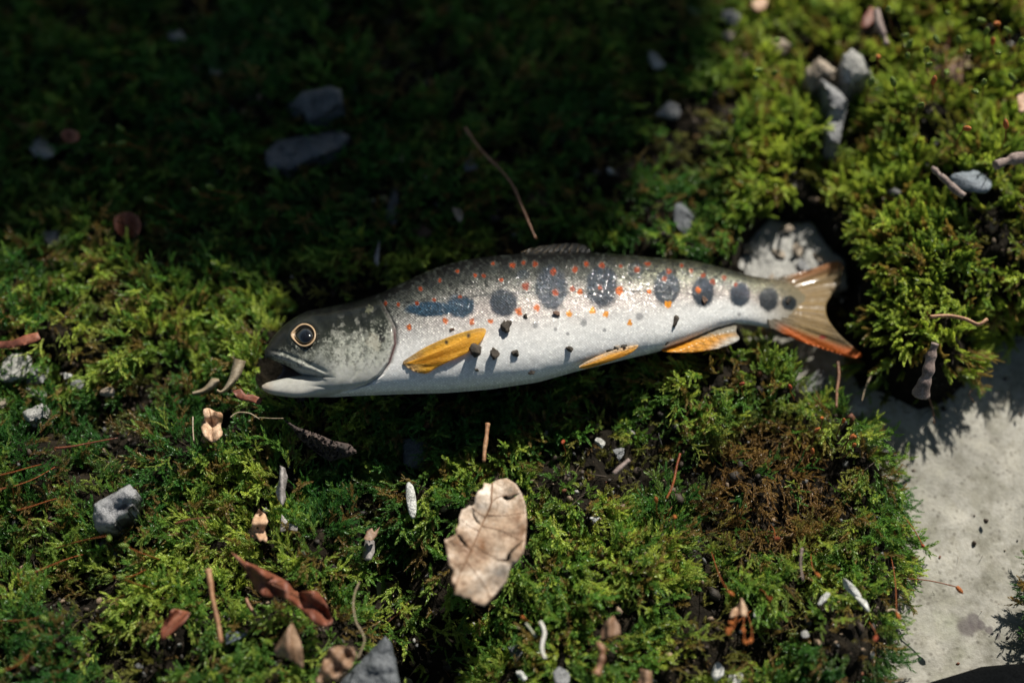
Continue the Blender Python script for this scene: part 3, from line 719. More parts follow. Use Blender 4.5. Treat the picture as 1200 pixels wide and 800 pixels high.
fin('anal_fin', anal, lambda x, y: fz0(x) - .0006 + .0024 * sst(-2, 8, y - ev(BOT, x)) + .00012 * np.sin((x - y * .6) * .55), canal, lambda x, y: .85 + .15 * sst(392, 400, y), [((778 + 10 * k, 410 - 4.2 * k), (806 + 12 * k if k < 5 else 862, 412 - 2.2 * k), .04) for k in range(6)], M['ray_orange'], .28)
caud = [(898, 328), (912, 325), (930, 321), (950, 315.5), (968, 309.5), (980, 305), (987, 308), (990, 316), (986, 328), (978, 341), (970, 352), (967, 362), (970, 374), (980, 388), (994, 402), (1008, 412), (1012, 417), (1004, 420), (988, 416), (966, 409), (944, 402), (926, 394.5), (912, 388.5), (898, 383)]
def ccaud(x, y):
    n = fbm(x * .08, y * .2, 14); lowe = y - np.interp(x, [905, 944, 988, 1012], [386, 402, 416, 420]); upe = y - np.interp(x, [905, 950, 985], [326.5, 315.5, 305])
    return mixv(np.ones(x.shape + (3,)) * np.array((.32, .21, .07)), (sst(.45, .7, n) * .4, (.44, .30, .12)), (sst(940, 912, x) * .8, (.12, .115, .095)), (sst(960, 990, x) * .4, (.17, .17, .15)),
                (sst(16, 2, upe) * sst(915, 940, x) * .85, (.40, .15, .035)), (sst(-15, -5, lowe) * sst(905, 925, x) * .95, (.72, .17, .015)), (sst(1.3, .5, np.hypot((x - 964) / 4.5, (y - 395) / 3)), (.4, .03, .02)))
def zcaud(x, y): return np.maximum(fz0(x) + .0016 * np.sin((y - 355) / 16.) + .0004 * np.sin(np.arctan2(y - 356, x - 870) * 60) * .3 + .0008, .0035)
fin('caudal_fin', caud, zcaud, ccaud, lambda x, y: .93 - .4 * sst(965, 992, x) * sst(410, 380, y), [((908, 338 + 4.5 * k), (984 - 3.2 * min(k, 8 - k) * 1.3 + (k > 5) * (k - 5) * 8, 312 + 11.6 * k), 0) for k in range(9)], M['ray_dark'], .3)
dors = [(606, 297.5), (616, 293), (628, 289), (644, 286.5), (662, 285), (680, 285), (688, 288), (696, 296.5), (660, 297.5), (630, 298)]
fin('dorsal_fin', dors, lambda x, y: fz0(x) + .0008 + .0005 * np.sin((x + y) * .5) - .003 * sst(296, 272, y), lambda x, y: mixv(np.ones(x.shape + (3,)) * np.array((.012, .013, .012)), (sst(.55, .7, fbm(x * .2, y * .2, 61)), (.006, .006, .006)), (sst(284, 276, y + (x - 640) * .15) * .5, (.5, .5, .48))),
    lambda x, y: np.full_like(x, .5), [((606 + 10 * k, 297), (630 + 7 * k, 288 - .8 * k), .02) for k in range(8)], M['ray_dark'], .25)
exclude([tuple(q) for q in TOP] + [tuple(q) for q in BOT[::-1]], 1.0)
for pl in (anal, caud, dors): exclude(pl, 4)

# ------------------------------------------------------------------ stones
def ico_np(sub):
    import bmesh
    bm = bmesh.new(); bmesh.ops.create_icosphere(bm, subdivisions=sub, radius=1)
    v = np.array([q.co[:] for q in bm.verts]); f = np.array([[w_.index for w_ in q.verts] for q in bm.faces]); bm.free(); return v, f
ICO = {k: ico_np(k) for k in (1, 2, 3)}
def stone_np(w_, h_, d_, ang, seed, sub=3, facets=9, cut=(.55, .8), rough=.06):
    r = np.random.default_rng(seed); v, f = ICO[sub]; v = v.copy()
    for _ in range(facets):
        n = r.normal(size=3); n /= np.linalg.norm(n); d = r.uniform(*cut)
        s = v @ n - d; v -= np.clip(s, 0, None)[:, None] * n
    v *= 1 + rough * (fbm(v[:, 0] * 2.5 + v[:, 2] * 3 + seed, v[:, 1] * 2.5 - v[:, 2] * 2, seed, 3) - .5)[:, None] * 2
    mn, mx = v.min(0), v.max(0); v = (v - (mn + mx) / 2) / ((mx - mn) / 2)
    v = v * np.array([w_ / 2, h_ / 2, d_ / 2]); c, s_ = math.cos(ang), math.sin(ang)
    v[:, :2] = v[:, :2] @ np.array([[c, s_], [-s_, c]]); return v, f
def stone(name, px, py, wpx, hpx, deg, mat, label, cat='stone', lift=.002, depth=.55, facets=13, sub=3, group=None, cut=(.32, .68), tilt=(0, 0), seed=None, z=None):
    seed = seed if seed is not None else int(px * 13 + py * 7)
    v, f = stone_np(wpx * MPP, hpx * MPP / cP * .96, min(wpx, hpx) * MPP * depth, -R(deg) * -1, seed, sub, facets, cut)
    o = link(name, mesh_np(name, v, f), M[mat] if isinstance(mat, str) else mat, smooth=False)
    zz = float(Hpx(px, py)) if z is None else z
    o.location = P(px, py, zz + lift).tolist(); o.rotation_euler = (R(tilt[0]), R(tilt[1]), 0)
    tag(o, label, cat, group)
    n = 14; c_, s_ = math.cos(R(deg)), math.sin(R(deg))
    exclude([(px + .24 * (wpx * math.cos(a) * c_ + hpx * math.sin(a) * s_), py - .24 * (wpx * math.cos(a) * s_ - hpx * math.sin(a) * c_)) for a in np.linspace(0, 2 * math.pi, n, endpoint=False)])
    return o
ST = [
 (49, 173, 40, 26, -40, 'pale_stone', 'pale lumpy pebble alone in the shaded moss at far upper left', .005, .6),
 (205, 43, 24, 20, 20, 'pale_stone', 'small cream pebble in dim moss near the upper left edge', .006, .7),
 (253, 84, 14, 11, 0, 'pale_stone', 'tiny pale pebble between the cream pebble and the shaded slate stones', .006, .7),
 (914, 55, 28, 22, -15, 'tan_stone', 'rounded buff stone in moss upper left of the tan angular stone', .006, .6),
 (857, 19, 25, 20, 0, 'grey_stone', 'grey rounded pebble at the top edge above the sunlit moss', .006, .7),
 (814, 14, 18, 15, 0, 'pale_stone', 'small bright pebble at the top edge left of the grey rounded pebble', .006, .7),
 (854, 43, 16, 12, 0, 'tan_stone', 'little buff pebble just below the grey rounded pebble', .006, .7),
 (768, 71, 18, 28, 30, 'pale_stone', 'whitish stone chip in dark moss right of the image top centre', .007, .5),
 (782, 130, 34, 22, 10, 'grey_stone', 'light grey stone half sunk where shade meets sunlit moss', .006, .5),
 (1136, 213, 50, 30, -20, 'blue_stone', 'blue grey rough stone beside a pale twig in the right cushion', .008, .7),
 (1112, 86, 42, 36, 0, 'brown_stone', 'brown rounded stone among green moss capsules at upper right', .005, .7),
 (801, 256, 26, 44, 15, 'slate', 'slate stone buried in moss above the back of the fish', .004, .5),
 (18, 432, 42, 34, 10, 'pale_stone', 'pale stone with moss on it, topmost of the heap at the left edge', .004, .6),
 (42, 440, 26, 30, -35, 'grey_stone', 'grey angular stone against the topmost pale stone of the left heap', .004, .6),
 (42, 461, 26, 17, 0, 'pale_stone', 'small pale stone in the middle of the left heap', .005, .6),
 (88, 451, 26, 15, 20, 'grey_stone', 'grey flat stone lying right of the left heap', .004, .6),
 (79, 441, 11, 9, 0, 'white', 'tiny white pebble above the grey flat stone', .006, .8),
 (126, 459, 18, 10, 5, 'tan_stone', 'small tan pebble right of the left heap in dark moss', .006, .7),
 (4, 473, 14, 14, 30, 'tan_stone', 'light buff pebble cut by the left edge of the heap', .005, .7),
 (489, 531, 36, 34, 0, 'slate', 'round dark stone in the shadow below the fish belly', .004, .5),
 (634, 234, 38, 30, 0, 'brown_stone', 'dull brownish stone right of the long bent twig', .004, .5),
 (496, 270, 28, 18, -20, 'brown_stone', 'small brownish stone behind the shoulder of the fish', .005, .6),
 (538, 250, 14, 22, 30, 'tan_stone', 'narrow tan chip left of the bent twig', .006, .5),
 (552, 189, 18, 26, 0, 'grey_stone', 'grey chip touching the upper half of the bent twig', .005, .5),
 (459, 243, 18, 52, 5, 'slate', 'tall thin slate sliver above the head of the fish', .004, .5),
 (469, 187, 14, 8, 20, 'tan_stone', 'small tan chip alone in the dark moss above the slate sliver', .006, .5),
 (62, 281, 30, 22, -10, 'grey_stone', 'grey stone in dim moss at the left edge', .004, .6),
 (442, 297, 6, 34, -3, 'grey_stone', 'thin pale upright sliver right above the gill cover', .006, .7),
 (276, 744, 24, 12, 20, 'blue_stone', 'blue grey pebble right of the thick tan twig', .005, .6),
 (658, 793, 18, 22, 20, 'grey_stone', 'striped grey chip at the bottom edge below the white root', .006, .5),
 (604, 766, 16, 24, 0, 'slate', 'dark slate chip left of the striped grey chip', .005, .5),
 (611, 791, 14, 8, -30, 'white', 'white chip at the bottom edge beside the dark slate chip', .007, .5),
 (841, 787, 14, 20, 0, 'white', 'white lump at the bottom edge, left one of two', .007, .6),
 (862, 796, 20, 14, 10, 'white', 'white lump at the bottom edge, right one of two', .006, .6),
 (725, 532, 14, 15, 0, 'grey_stone', 'grey round pebble above the short pinkish twig', .005, .7),
 (703, 518, 13, 10, -30, 'pale_stone', 'pale pebble up left of the grey round pebble', .006, .6),
 (697, 608, 11, 6, 10, 'white', 'bright glint built as a white chip right of the big dry leaf', .008, .6),  # a white-blue glint modelled as a small white piece
 (886, 719, 8, 9, 0, 'white', 'white bead of grit right of the small triangular leaf', .009, .8),
 (943, 743, 9, 8, 0, 'pale_stone', 'pale bead of grit in the green moss at lower right', .009, .8),
 (1005, 476, 26, 24, 0, 'pale_stone', 'pale stone at the moss edge below the tail fin', .004, .5),
 (958, 447, 44, 36, 0, 'grey_stone', 'grey stone slab showing through the gap below the tail fin', .002, .3),
]
for (px, py, a, b, deg, mat, lab, lift, dep) in ST: stone('stone', px, py, a, b, deg, mat, lab, lift=lift, depth=dep)

def slab(poly, mat, label, off=.008, thick=.006, seed=1, tilt=(0, 0), lumps=.004, clear=-3):
    cx = np.mean([q[0] for q in poly]); cy = np.mean([q[1] for q in poly]); c = float(Hpx(np.array([cx]), np.array([cy]))[0])
    pl = [tuple(q) for q in dens(poly, 4) + np.random.default_rng(seed).normal(0, .5, (len(dens(poly, 4)), 2))]
    def zf(x, y):
        d = pdist(pl, x, y); r = fbm(x * .05 + seed, y * .05, seed, 3)
        return c + off + tilt[0] * (x - cx) * MPP + tilt[1] * (y - cy) * MPP - .0022 * np.exp(-d / 2.2) + lumps * (np.floor(r * 5) / 5 * .5 + r * .5 - .5) + .0006 * (fbm(x * .3, y * .3, seed + 3, 2) - .5)
    o = sheet('stone', pl, zf, M[mat], step=2.4, thick=thick, seed=seed); tag(o, label, 'stone'); exclude(pl, clear); return o
slab([(337, 125), (354, 108), (388, 101), (400, 105), (402, 121), (381, 138), (364, 145), (354, 132)], 'slate', 'shaded grey slate stone, upper of the pair left of the long bent twig', .010, seed=2, tilt=(.3, -.3))
slab([(309, 179), (324, 165), (354, 159), (400, 152), (410, 160), (402, 175), (365, 189), (337, 202), (314, 196)], 'slate', 'broad flat dark slate stone, lower and larger of the shaded pair', .010, seed=3)
slab([(989, 64), (999, 57), (1013, 67), (1021, 89), (1006, 96), (996, 105), (987, 98), (985, 74)], 'pale_stone', 'pale grey upright stone, rightmost of the three set in sunlit moss', .016, .012, 4, (-.2, -.5))
slab([(945, 81), (960, 67), (979, 81), (979, 98), (965, 91), (962, 105), (948, 113), (943, 94)], 'tan_stone', 'tan angular stone touching the pale grey upright stone', .014, .012, 5, (.2, -.4))
slab([(962, 91), (986, 108), (994, 120), (989, 142), (984, 169), (969, 172), (967, 148), (972, 128)], 'grey_stone', 'narrow grey stone wedge below the tan angular stone', .014, .012, 6, (.2, -.2))
slab([(26, 483), (49, 472), (54, 474), (56, 490), (35, 497), (28, 490)], 'pale_stone', 'flat pale stone, lowest of the heap at the left edge', .013, .006, 7, (0, -.2))
slab([(111, 591), (125, 581), (152, 567), (162, 577), (157, 594), (148, 604), (128, 618), (111, 618), (108, 606)], 'speckled', 'speckled grey stone with a dark patch in bright moss at left', .013, .01, 8, (.1, -.2))
slab([(452, 744), (459, 754), (464, 774), (468, 800), (468, 815), (390, 815), (402, 794), (420, 776), (436, 760)], 'slate', 'large dark slate slab with a pointed top at the bottom edge', .014, .008, 9, (.25, 0))
# sharp pale slivers
stone('quartz_sliver', 482, 586, 11, 40, 8, 'white', 'smooth greyish white sliver standing below the round dark stone', 'sliver', .006, .6, 4, cut=(.75, .9))
stone('white_chip', 998, 690, 9, 26, 42, 'white', 'white stick-like chip, upper piece of the bright pair near the concrete', 'chip', .012, .7, 5)
stone('white_chip', 1012, 706, 9, 20, 45, 'white', 'white chip, lower piece of the bright pair near the concrete', 'chip', .012, .7, 5)
stone('white_chip', 965, 701, 18, 6, 42, 'white', 'short white chip left of the bright pair', 'chip', .012, .6, 5)
# big black rounded shape of unknown kind in the corner
stone('dark_shape', 1212, 840, 300, 110, 3, 'matte_black', 'smooth rounded black shape at the bottom right corner on the concrete', 'stone', .004, .6, 0, cut=(.95, 1), z=0, seed=4)
slab([(866, 300), (884, 270), (902, 254), (926, 262), (952, 258), (968, 284), (990, 304), (994, 336), (958, 344), (918, 338), (882, 332), (858, 320)], 'pale_stone', 'flat pale stone plate under the pebbles above the tail fin', .0042, .006, 12, (0, .12), .0022, 5)
# pebbles of the bare patch above the tail
pts = []
pr = np.random.default_rng(3)
while len(pts) < 7:
    x, y = pr.uniform(866, 984), pr.uniform(256, 336)
    if sdist(BARE, np.array([x]), np.array([y]))[0] < 0: continue
    if all(math.hypot(x - a, (y - b) * 1.1) > 11 for a, b in pts): pts.append((x, y))
    else:
        if pr.random() < .004: break
for i, (x, y) in enumerate(pts):
    stone('pebble', x, y, pr.uniform(13, 22), pr.uniform(10, 15), pr.uniform(0, 180), pr.choice(['pale_stone', 'tan_stone', 'tan_stone', 'grey_stone']), 'small pale pebble in the bare patch above the tail fin', 'pebble', .0046, .22, 12, 2, 'pebbles in the bare patch above the tail')
# crumbs of earth sticking to the fish
CR = [(593, 383, 13, 17, 'largest dark earth crumb on the flank above the pectoral fin tip'), (557, 410, 14, 17, 'black earth crumb on the pectoral fin edge'), (580, 414, 11, 16, 'dark crumb just right of the crumb on the pectoral fin'),
      (603.5, 413.5, 9, 8, 'small crumb, rightmost of the three behind the pectoral fin'), (667.5, 408.5, 9, 7, 'round dark crumb on the belly in front of the pelvic fin'), (623, 436.5, 8, 5, 'dark crumb low on the belly edge'),
      (652, 367.5, 8, 7, 'brown crumb under the tall oval mark at mid flank'), (616, 370, 5, 5, 'tiny crumb right of an orange spot'), (732, 405.5, 9, 6, 'dark crumb on the pelvic fin'), (723, 407, 8, 6, 'pale crumb on the pelvic fin'),
      (715, 410.5, 9, 4, 'flat dark crumb at the front of the pelvic fin'), (792.5, 375.5, 8, 17, 'long black crumb above the anal fin'), (826, 351.5, 7, 11, 'brown crumb on the oval mark above the anal fin'), (924, 353, 7, 8, 'dark crumb at the root of the tail fin'),
      (782, 402.5, 6, 4, 'tiny crumb at the front of the anal fin'), (558.5, 433, 5, 4, 'tiny crumb low on the belly below the pectoral fin'), (530, 386, 6, 4, 'tiny brown crumb above the pectoral fin')]
for i, (x, y, a, b, lab) in enumerate(CR):
    mt = 'tan_stone' if 'pale crumb' in lab else ('brown_stone' if 'brown' in lab else 'crumb')
    v, f = stone_np(a * MPP, b * MPP, min(a, b) * MPP * .75, 0, 900 + i, 3, 9, (.35, .8), .5)
    o = link('earth_crumb', mesh_np('earth_crumb', v, f), M[mt]); zz = float(ztop(np.array([x]), np.array([y]))[0])
    if 540 < x < 570 and y < 420: zz = float(zpec(np.array([x]), np.array([min(y, 405)]))[0])
    o.location = P(x, y, zz + min(a, b) * MPP * .22).tolist(); tag(o, lab, 'crumb', 'earth crumbs stuck to the fish')

# ------------------------------------------------------------------ leaves
def zsurf(off, curl=None):
    def f(x, y):
        c = Hpx(np.array([x.mean()]), np.array([y.mean()]))[0]
        z = np.full_like(x, c) + off
        return z + (curl(x, y) if curl else 0)
    return f
def vein_line(o, pts, zf, w0, w1, mat, name):
    l = smooth_line(pts, 6); z = zf(l[:, 0], l[:, 1]) + w0 * MPP * .15
    v, f = tube_np(P(l[:, 0], l[:, 1], z), np.linspace(w0, w1, len(l)) * MPP, 6)
    r_ = link(name, mesh_np(name, v, f), mat); r_.parent = o; return r_
def side_dist(mid, x, y):   # signed distance from a midrib polyline
    d = pdist(mid, x, y, closed=False); a, b = np.array(mid[0]), np.array(mid[-1])
    s = np.sign((b[0] - a[0]) * (y - a[1]) - (b[1] - a[1]) * (x - a[0])); return d * s
def leaf(name, outline, mat, label, off=.012, mid=None, sides=(), curl=None, holes=(), step=3, vm='vein', smooth=0, cat='leaf', grow=-1, thick=.00015, seed=1, zc=None):
    c = zc if zc is not None else float(Hpx(np.array([np.mean([q[0] for q in outline])]), np.array([np.mean([q[1] for q in outline])]))[0])
    ol = [tuple(q) for q in chaikin(outline, smooth)] if smooth else outline
    zf = lambda x, y: c + off + (curl(x, y) if curl else 0) + .0012 * (fbm(np.asarray(x) * .05, np.asarray(y) * .05, seed, 3) - .5)
    o = sheet(name, ol, zf, M[mat], holes=holes, step=step, thick=thick, seed=seed); tag(o, label, cat)
    if mid is not None:
        vein_line(o, mid, zf, 1.1, .5, M[vm], 'midrib')
        for sd in sides: vein_line(o, sd, zf, .55, .3, M[vm], 'side_vein')
    exclude(outline, grow); return o
big = [(575, 567), (582, 562), (594, 560), (605, 567), (612.5, 580), (616, 592), (617.5, 612), (616, 630), (614, 645), (611, 650), (607, 657), (599, 662), (597, 667), (594, 680), (584, 692), (577, 700), (567, 710), (561, 707.5), (554, 705), (551, 700), (544, 700.5), (539, 697), (532, 696), (535, 687), (530, 683), (529, 677), (532, 670), (526, 662), (525, 655),
       (523, 645), (521, 632), (529, 629), (535, 625), (533, 620), (538, 614), (538, 606), (541, 597), (546, 595), (550, 592), (553, 593), (556, 590), (557, 582), (560, 575), (566, 572), (567, 565)]
bmid = [(577, 566), (576, 580), (575, 592), (566, 612), (554, 640), (545, 660), (537, 677), (533, 693)]
def bigcurl(x, y):
    d = side_dist(bmid, x, y); 
    return .0022 * (np.abs(d) / 40) ** 1.5 * np.where(d > 0, 1.0, .6) - .004 * sst(640, 712, y) * sst(10, 60, np.abs(d)) + .0003 * np.sin(y * .12 + np.abs(d) * .1) - .0005 * np.exp(-((np.hypot(x - 594, y - 582)) / 9) ** 2)
bsides = [[(575, 590), (584, 582), (598, 580), (610, 577)], [(571, 603), (588, 604), (604, 602), (616, 600)], [(565, 616), (590, 622), (604, 630), (615, 634)], [(556, 638), (575, 650), (590, 657), (604, 657)], [(547, 657), (560, 675), (570, 690), (574, 700)],
          [(570, 606), (560, 600), (552, 594)], [(562, 622), (550, 616), (540, 608)], [(552, 643), (540, 638), (526, 634)], [(545, 660), (536, 661), (527, 658)]]
bholes = [[(588.5, 581), (592, 580), (597, 583), (608, 579), (599, 585), (594, 586.5), (590, 584.5)], [(593, 655), (594, 650), (598, 645), (606, 638), (614, 632), (607, 640), (599, 648), (598, 656), (594, 657.5), (582, 657)], [(553.5, 594), (555, 602), (559, 610), (563, 615), (558, 611.5), (554, 604)], [(535, 626), (542, 632), (548, 641), (551, 644), (545, 640), (539, 633)]]
bl = leaf('oak_leaf', big, 'leaf_tan', 'large pale tan dry leaf with toothed edge and holes below the fish', .021, bmid, bsides, bigcurl, bholes, 2.6, zc=.012)
rust = [(270, 646), (280, 651), (288, 658), (300, 662), (316, 670), (328, 676), (338, 682), (346, 694), (360, 692), (370, 691), (378, 698), (386, 714), (391, 730), (380, 734), (368, 730), (356, 718), (342, 704), (328, 698), (312, 700), (300, 692), (292, 678), (284, 664), (274, 652)]
leaf('dry_leaf', rust, 'leaf_rust', 'long rust brown folded leaf at lower left', .013, [(271, 647), (300, 674), (335, 692), (365, 708), (386, 731)], [[(300, 674), (312, 688), (313, 698)], [(318, 684), (330, 680), (336, 683)], [(345, 698), (360, 696), (372, 694)]], lambda x, y: .004 * np.sin((x - 270) / 22.) * sst(12, 0, np.abs(y - np.interp(x, [270, 391], [648, 726]))) + .002 * np.sin(x * .21), [[(311, 679), (316, 677), (322, 676), (315, 681)]], 3, 'vein_dark', 1)
leaf('dry_leaf', [(202, 712), (212, 714), (224, 717), (216, 729), (203, 739), (196, 746), (189, 751), (187, 739), (194, 726)], 'leaf_rust', 'small pointed red brown leaf left of the thick tan twig', .012, [(223, 718), (205, 730), (190, 748)], (), lambda x, y: .003 * np.sin((x + y) * .12), vm='vein_dark', smooth=1)
leaf('dry_leaf', [(342, 729), (348, 740), (354, 756), (356, 774), (355, 785), (346, 776), (334, 770), (320, 768), (323, 757), (332, 744)], 'leaf_brown', 'pointed brown leaf standing below the rust folded leaf', .014, [(342, 730), (340, 750), (346, 774)], (), lambda x, y: .004 * sst(14, 0, np.abs(x - 338)) - .003 * sst(755, 785, y), smooth=1)
leaf('dry_leaf', [(384, 760), (396, 756), (414, 758), (418, 768), (411, 782), (403, 784), (398, 792), (388, 796), (380, 800), (370, 798), (375, 785), (380, 770)], 'leaf_brown', 'crumpled brown leaf against the large slate slab at the bottom edge', .015, [(412, 760), (395, 776), (375, 796)], (), lambda x, y: .002 * np.sin(x * .25) * np.cos(y * .2), smooth=0)
leaf('dry_leaf', [(237, 480), (244, 477), (252, 482), (261, 483), (261, 492), (258, 499), (262, 508), (256, 514), (250, 519.6), (242, 514), (237, 508), (235, 498), (240, 490)], 'leaf_pale', 'small lobed orange tan leaf left of the fish jaw', .014, [(245, 479), (249, 498), (251, 517)], (), lambda x, y: .0025 * sst(10, 0, np.abs(y - 496)) * -1 + .001 * np.sin(x * .4), smooth=1)
leaf('bark_flake', [(303, 596), (311, 602), (314, 610), (310, 620), (313, 630), (312, 636), (308, 632), (304, 634), (300, 626), (294, 620), (296, 608)], 'leaf_pale', 'small tan flake with a round hole left of the grey flake', .013, None, (), lambda x, y: .001 * np.sin(y * .3), [[(300.5, 616), (303.5, 617), (303, 620.5), (300, 620)], [(303, 603), (308, 602), (304, 605)]], 2, cat='flake', thick=.0006)
leaf('bark_flake', [(328, 545), (334, 548), (337, 558), (334, 574), (335, 584), (331, 592), (325, 584), (323, 576), (327, 562)], 'bark_grey', 'narrow grey bark flake upright below the jaw', .013, None, (), lambda x, y: .0015 * np.sin(x * .5), (), 2, cat='flake', thick=.001)
leaf('bark_flake', [(330, 602), (338, 612), (349, 616), (348, 622), (338, 621), (328, 623)], 'bark_grey', 'crooked grey bark flake under the narrow upright flake', .011, None, (), None, (), 2, cat='flake', thick=.001)
leaf('bark_piece', [(332, 490), (348, 500), (372, 508), (390, 516), (410, 520), (418, 528), (408, 534), (396, 536), (386, 540), (372, 530), (360, 521), (350, 512), (342, 501)], 'bark_dark', 'dark ridged piece of bark in the shadow under the fish throat', .011, None, (), lambda x, y: .003 * np.cos((y - np.interp(x, [332, 415], [492, 530])) / 7) + .0036 * (np.abs(fbm(x * .16 + y * .12, y * .5 - x * .3, 5, 3) - .5)) + .002 * (vnoise(x * .5, y * .5, 6) - .5), (), 1.6, cat='bark', thick=.0012)
leaf('seed_husk', [(428, 632), (434, 629), (439, 634), (439, 646), (435, 655), (429, 656), (424, 652), (426, 642)], 'bark_grey', 'dark grey husk right of the rust folded leaf', .012, None, (), lambda x, y: -.0015 * ((x - 432) / 7) ** 2, (), 2, cat='husk', thick=.0008)
leaf('dry_leaf', [(426, 632), (430, 622), (436, 618), (438, 623), (445, 617), (441, 628), (436, 633)], 'leaf_brown', 'small tan leaf scrap on top of the grey husk', .014, None, (), None, (), 2, smooth=0)
leaf('dry_leaf', [(869, 700), (876, 713), (875, 723), (868, 720), (860, 722), (855, 724), (857, 715), (863, 711)], 'leaf_pale', 'small triangular pale leaf among orange capsules at lower right', .017, [(869, 701), (865, 712), (863, 722)], (), lambda x, y: .001 * np.sin(x * .5), (), 2)
leaf('dry_leaf', [(703, 749), (708, 728), (714, 724), (719, 721), (726, 732), (727, 743), (719, 745), (712, 747)], 'leaf_brown', 'small brown square leaf scrap right of the white root', .017, [(719, 722), (712, 735), (705, 748)], (), lambda x, y: .002 * sst(6, 0, np.abs(x - 714)), (), 2.5)
leaf('dry_leaf', [(750, 783), (764, 786), (764, 806), (748, 806)], 'leaf_brown', 'brown leaf scrap cut off by the bottom edge', .014, None, (), lambda x, y: .001 * np.sin(x * .4), (), 3)
leaf('dry_leaf', [(1012, 20), (1020, 8), (1026, 12), (1024, 26), (1014, 34), (1008, 32)], 'leaf_rust', 'red brown leaf scrap behind the knobbly twig at the top right', .012, None, (), None, (), 3)
leaf('dry_leaf', [(70, 154), (82, 150), (94, 156), (92, 166), (80, 168), (72, 163)], 'leaf_rust', 'dull red brown leaf right of the pale lumpy pebble', .012, None, (), lambda x, y: .001 * np.sin(x * .3), (), 3, smooth=1)
leaf('dry_leaf', [(132, 254), (150, 246), (166, 256), (164, 276), (148, 282), (134, 270)], 'leaf_rust', 'dark brown leaf half buried in the dim moss at left', .010, [(134, 258), (150, 264), (163, 274)], (), lambda x, y: .002 * np.sin(x * .2), (), 3, smooth=1, vm='vein_dark')
leaf('dry_leaf', [(30, 392), (44, 389), (48, 397), (38, 402), (10, 408), (-6, 408), (-6, 400), (14, 399)], 'leaf_rust', 'orange brown leaf strip above the left heap of stones', .010, None, (), None, (), 3)
leaf('dry_leaf', [(272, 458), (282, 455), (288, 462), (296, 462), (308, 467), (304, 474), (292, 470), (280, 468)], 'leaf_rust', 'reddish leaf scrap just below the tip of the lower jaw', .014, None, (), None, (), 2.5)
leaf('dry_leaf', [(880, 4), (890, -4), (900, 0), (896, 12), (886, 14)], 'leaf_pale', 'orange leaf scrap at the top edge above the tan angular stone', .012, None, (), None, (), 3)
leaf('dry_leaf', [(1192, 112), (1206, 106), (1206, 130), (1194, 132)], 'leaf_pale', 'orange tan leaf scrap cut off by the right edge', .016, None, (), None, (), 3)

# ------------------------------------------------------------------ twigs, stems, strips
def twig(name, pts, r0, r1, mat, label, cat='twig', off=.012, dz=None, lump=0.0, side=8, group=None, base=None):
    l = smooth_line([q[:2] for q in pts], 7)
    hz = base if base is not None else np.median(Hpx(l[:, 0], l[:, 1]))
    z = hz + off + (np.interp(np.linspace(0, 1, len(l)), np.linspace(0, 1, len(dz)), dz) if dz is not None else 0)
    rad = np.linspace(r0, r1, len(l)); rad = rad * (1 + lump * (vnoise(np.arange(len(l)) * .33, np.zeros(len(l)), int(pts[0][0])) - .5) * 2)
    v, f = tube_np(P(l[:, 0], l[:, 1], z), rad * MPP, side)
    o = link(name, mesh_np(name, v, f), M[mat]); tag(o, label, cat, group)
    for i in range(0, len(l) - 1):
        q = l[i]; d = l[min(i + 1, len(l) - 1)] - q; nrm = np.array([-d[1], d[0]]) / (np.hypot(*d) + 1e-6) * (rad[i] + .5)
        exclude([tuple(q + nrm), tuple(q + d + nrm), tuple(q + d - nrm), tuple(q - nrm)])
    return o
twig('twig', [(545, 150), (556, 166), (571, 184), (588, 201), (601, 218), (612, 243), (621, 264), (628, 280)], 1.8, 1.5, 'twig_dark', 'long thin bent brown twig in the shade touching the back of the fish', off=.017, lump=.3)
twig('twig', [(244, 667), (246.5, 682), (249, 700), (254, 722), (256, 732), (259, 753)], 3.2, 2.4, 'twig', 'thick straight tan twig upright at lower left', off=.016, lump=.18)
twig('twig', [(571.5, 496), (570, 512), (568, 526), (567, 541)], 2.6, 2.0, 'twig', 'short orange brown twig standing above the big dry leaf', off=.017, lump=.15)
twig('twig', [(288, 701), (293, 711), (300, 721)], 2.2, 1.8, 'twig_dark', 'short red brown twig right of the thick tan twig', off=.013)
twig('twig', [(719, 555), (727, 547.5), (737.5, 538.5)], 2.8, 2.4, 'twig_grey', 'short pinkish grey twig lying in yellow moss below the fish', off=.018, lump=.2)
twig('twig', [(1027, 12), (1030, 28), (1036, 42), (1039, 52)], 4, 4.5, 'twig_grey', 'knobbly pale pink twig at the top right among the moss', off=.018, lump=.5)
twig('twig', [(1166, 194), (1182, 188), (1196, 185), (1216, 184)], 5, 7, 'twig_grey', 'thick pale twig cut off by the right edge', off=.016, lump=.3)
twig('twig', [(1092, 196), (1101, 205), (1110, 213), (1120, 223), (1130, 230)], 3.0, 4.2, 'twig_grey', 'pinkish twig lying left of the blue grey stone', off=.016, lump=.3)
twig('bark_strip', [(1096, 402), (1091, 418), (1087, 438), (1082, 452), (1079, 462)], 4.5, 9, 'twig_grey', 'rolled grey brown bark strip hanging at the edge of the right cushion', 'bark', .017, [.004, -.006], .25, 10)
twig('plant_fibre', [(1086, 461), (1090, 470), (1093, 480), (1095, 497)], 1.0, .5, 'twig_dark', 'thin dark stem hanging from the rolled bark strip over the concrete', 'stem', .012, [0, -.006])
twig('plant_fibre', [(1090, 371), (1112, 370), (1132, 374), (1146, 380), (1157, 374)], 2.2, 2.2, 'twig', 'dry brown stem with a golden tip across the right cushion', 'stem', .020)
twig('plant_fibre', [(1141, 455), (1136, 462), (1142, 472)], .7, .5, 'twig_dark', 'fine dark bristle poking over the sunlit concrete edge', 'stem', .010)
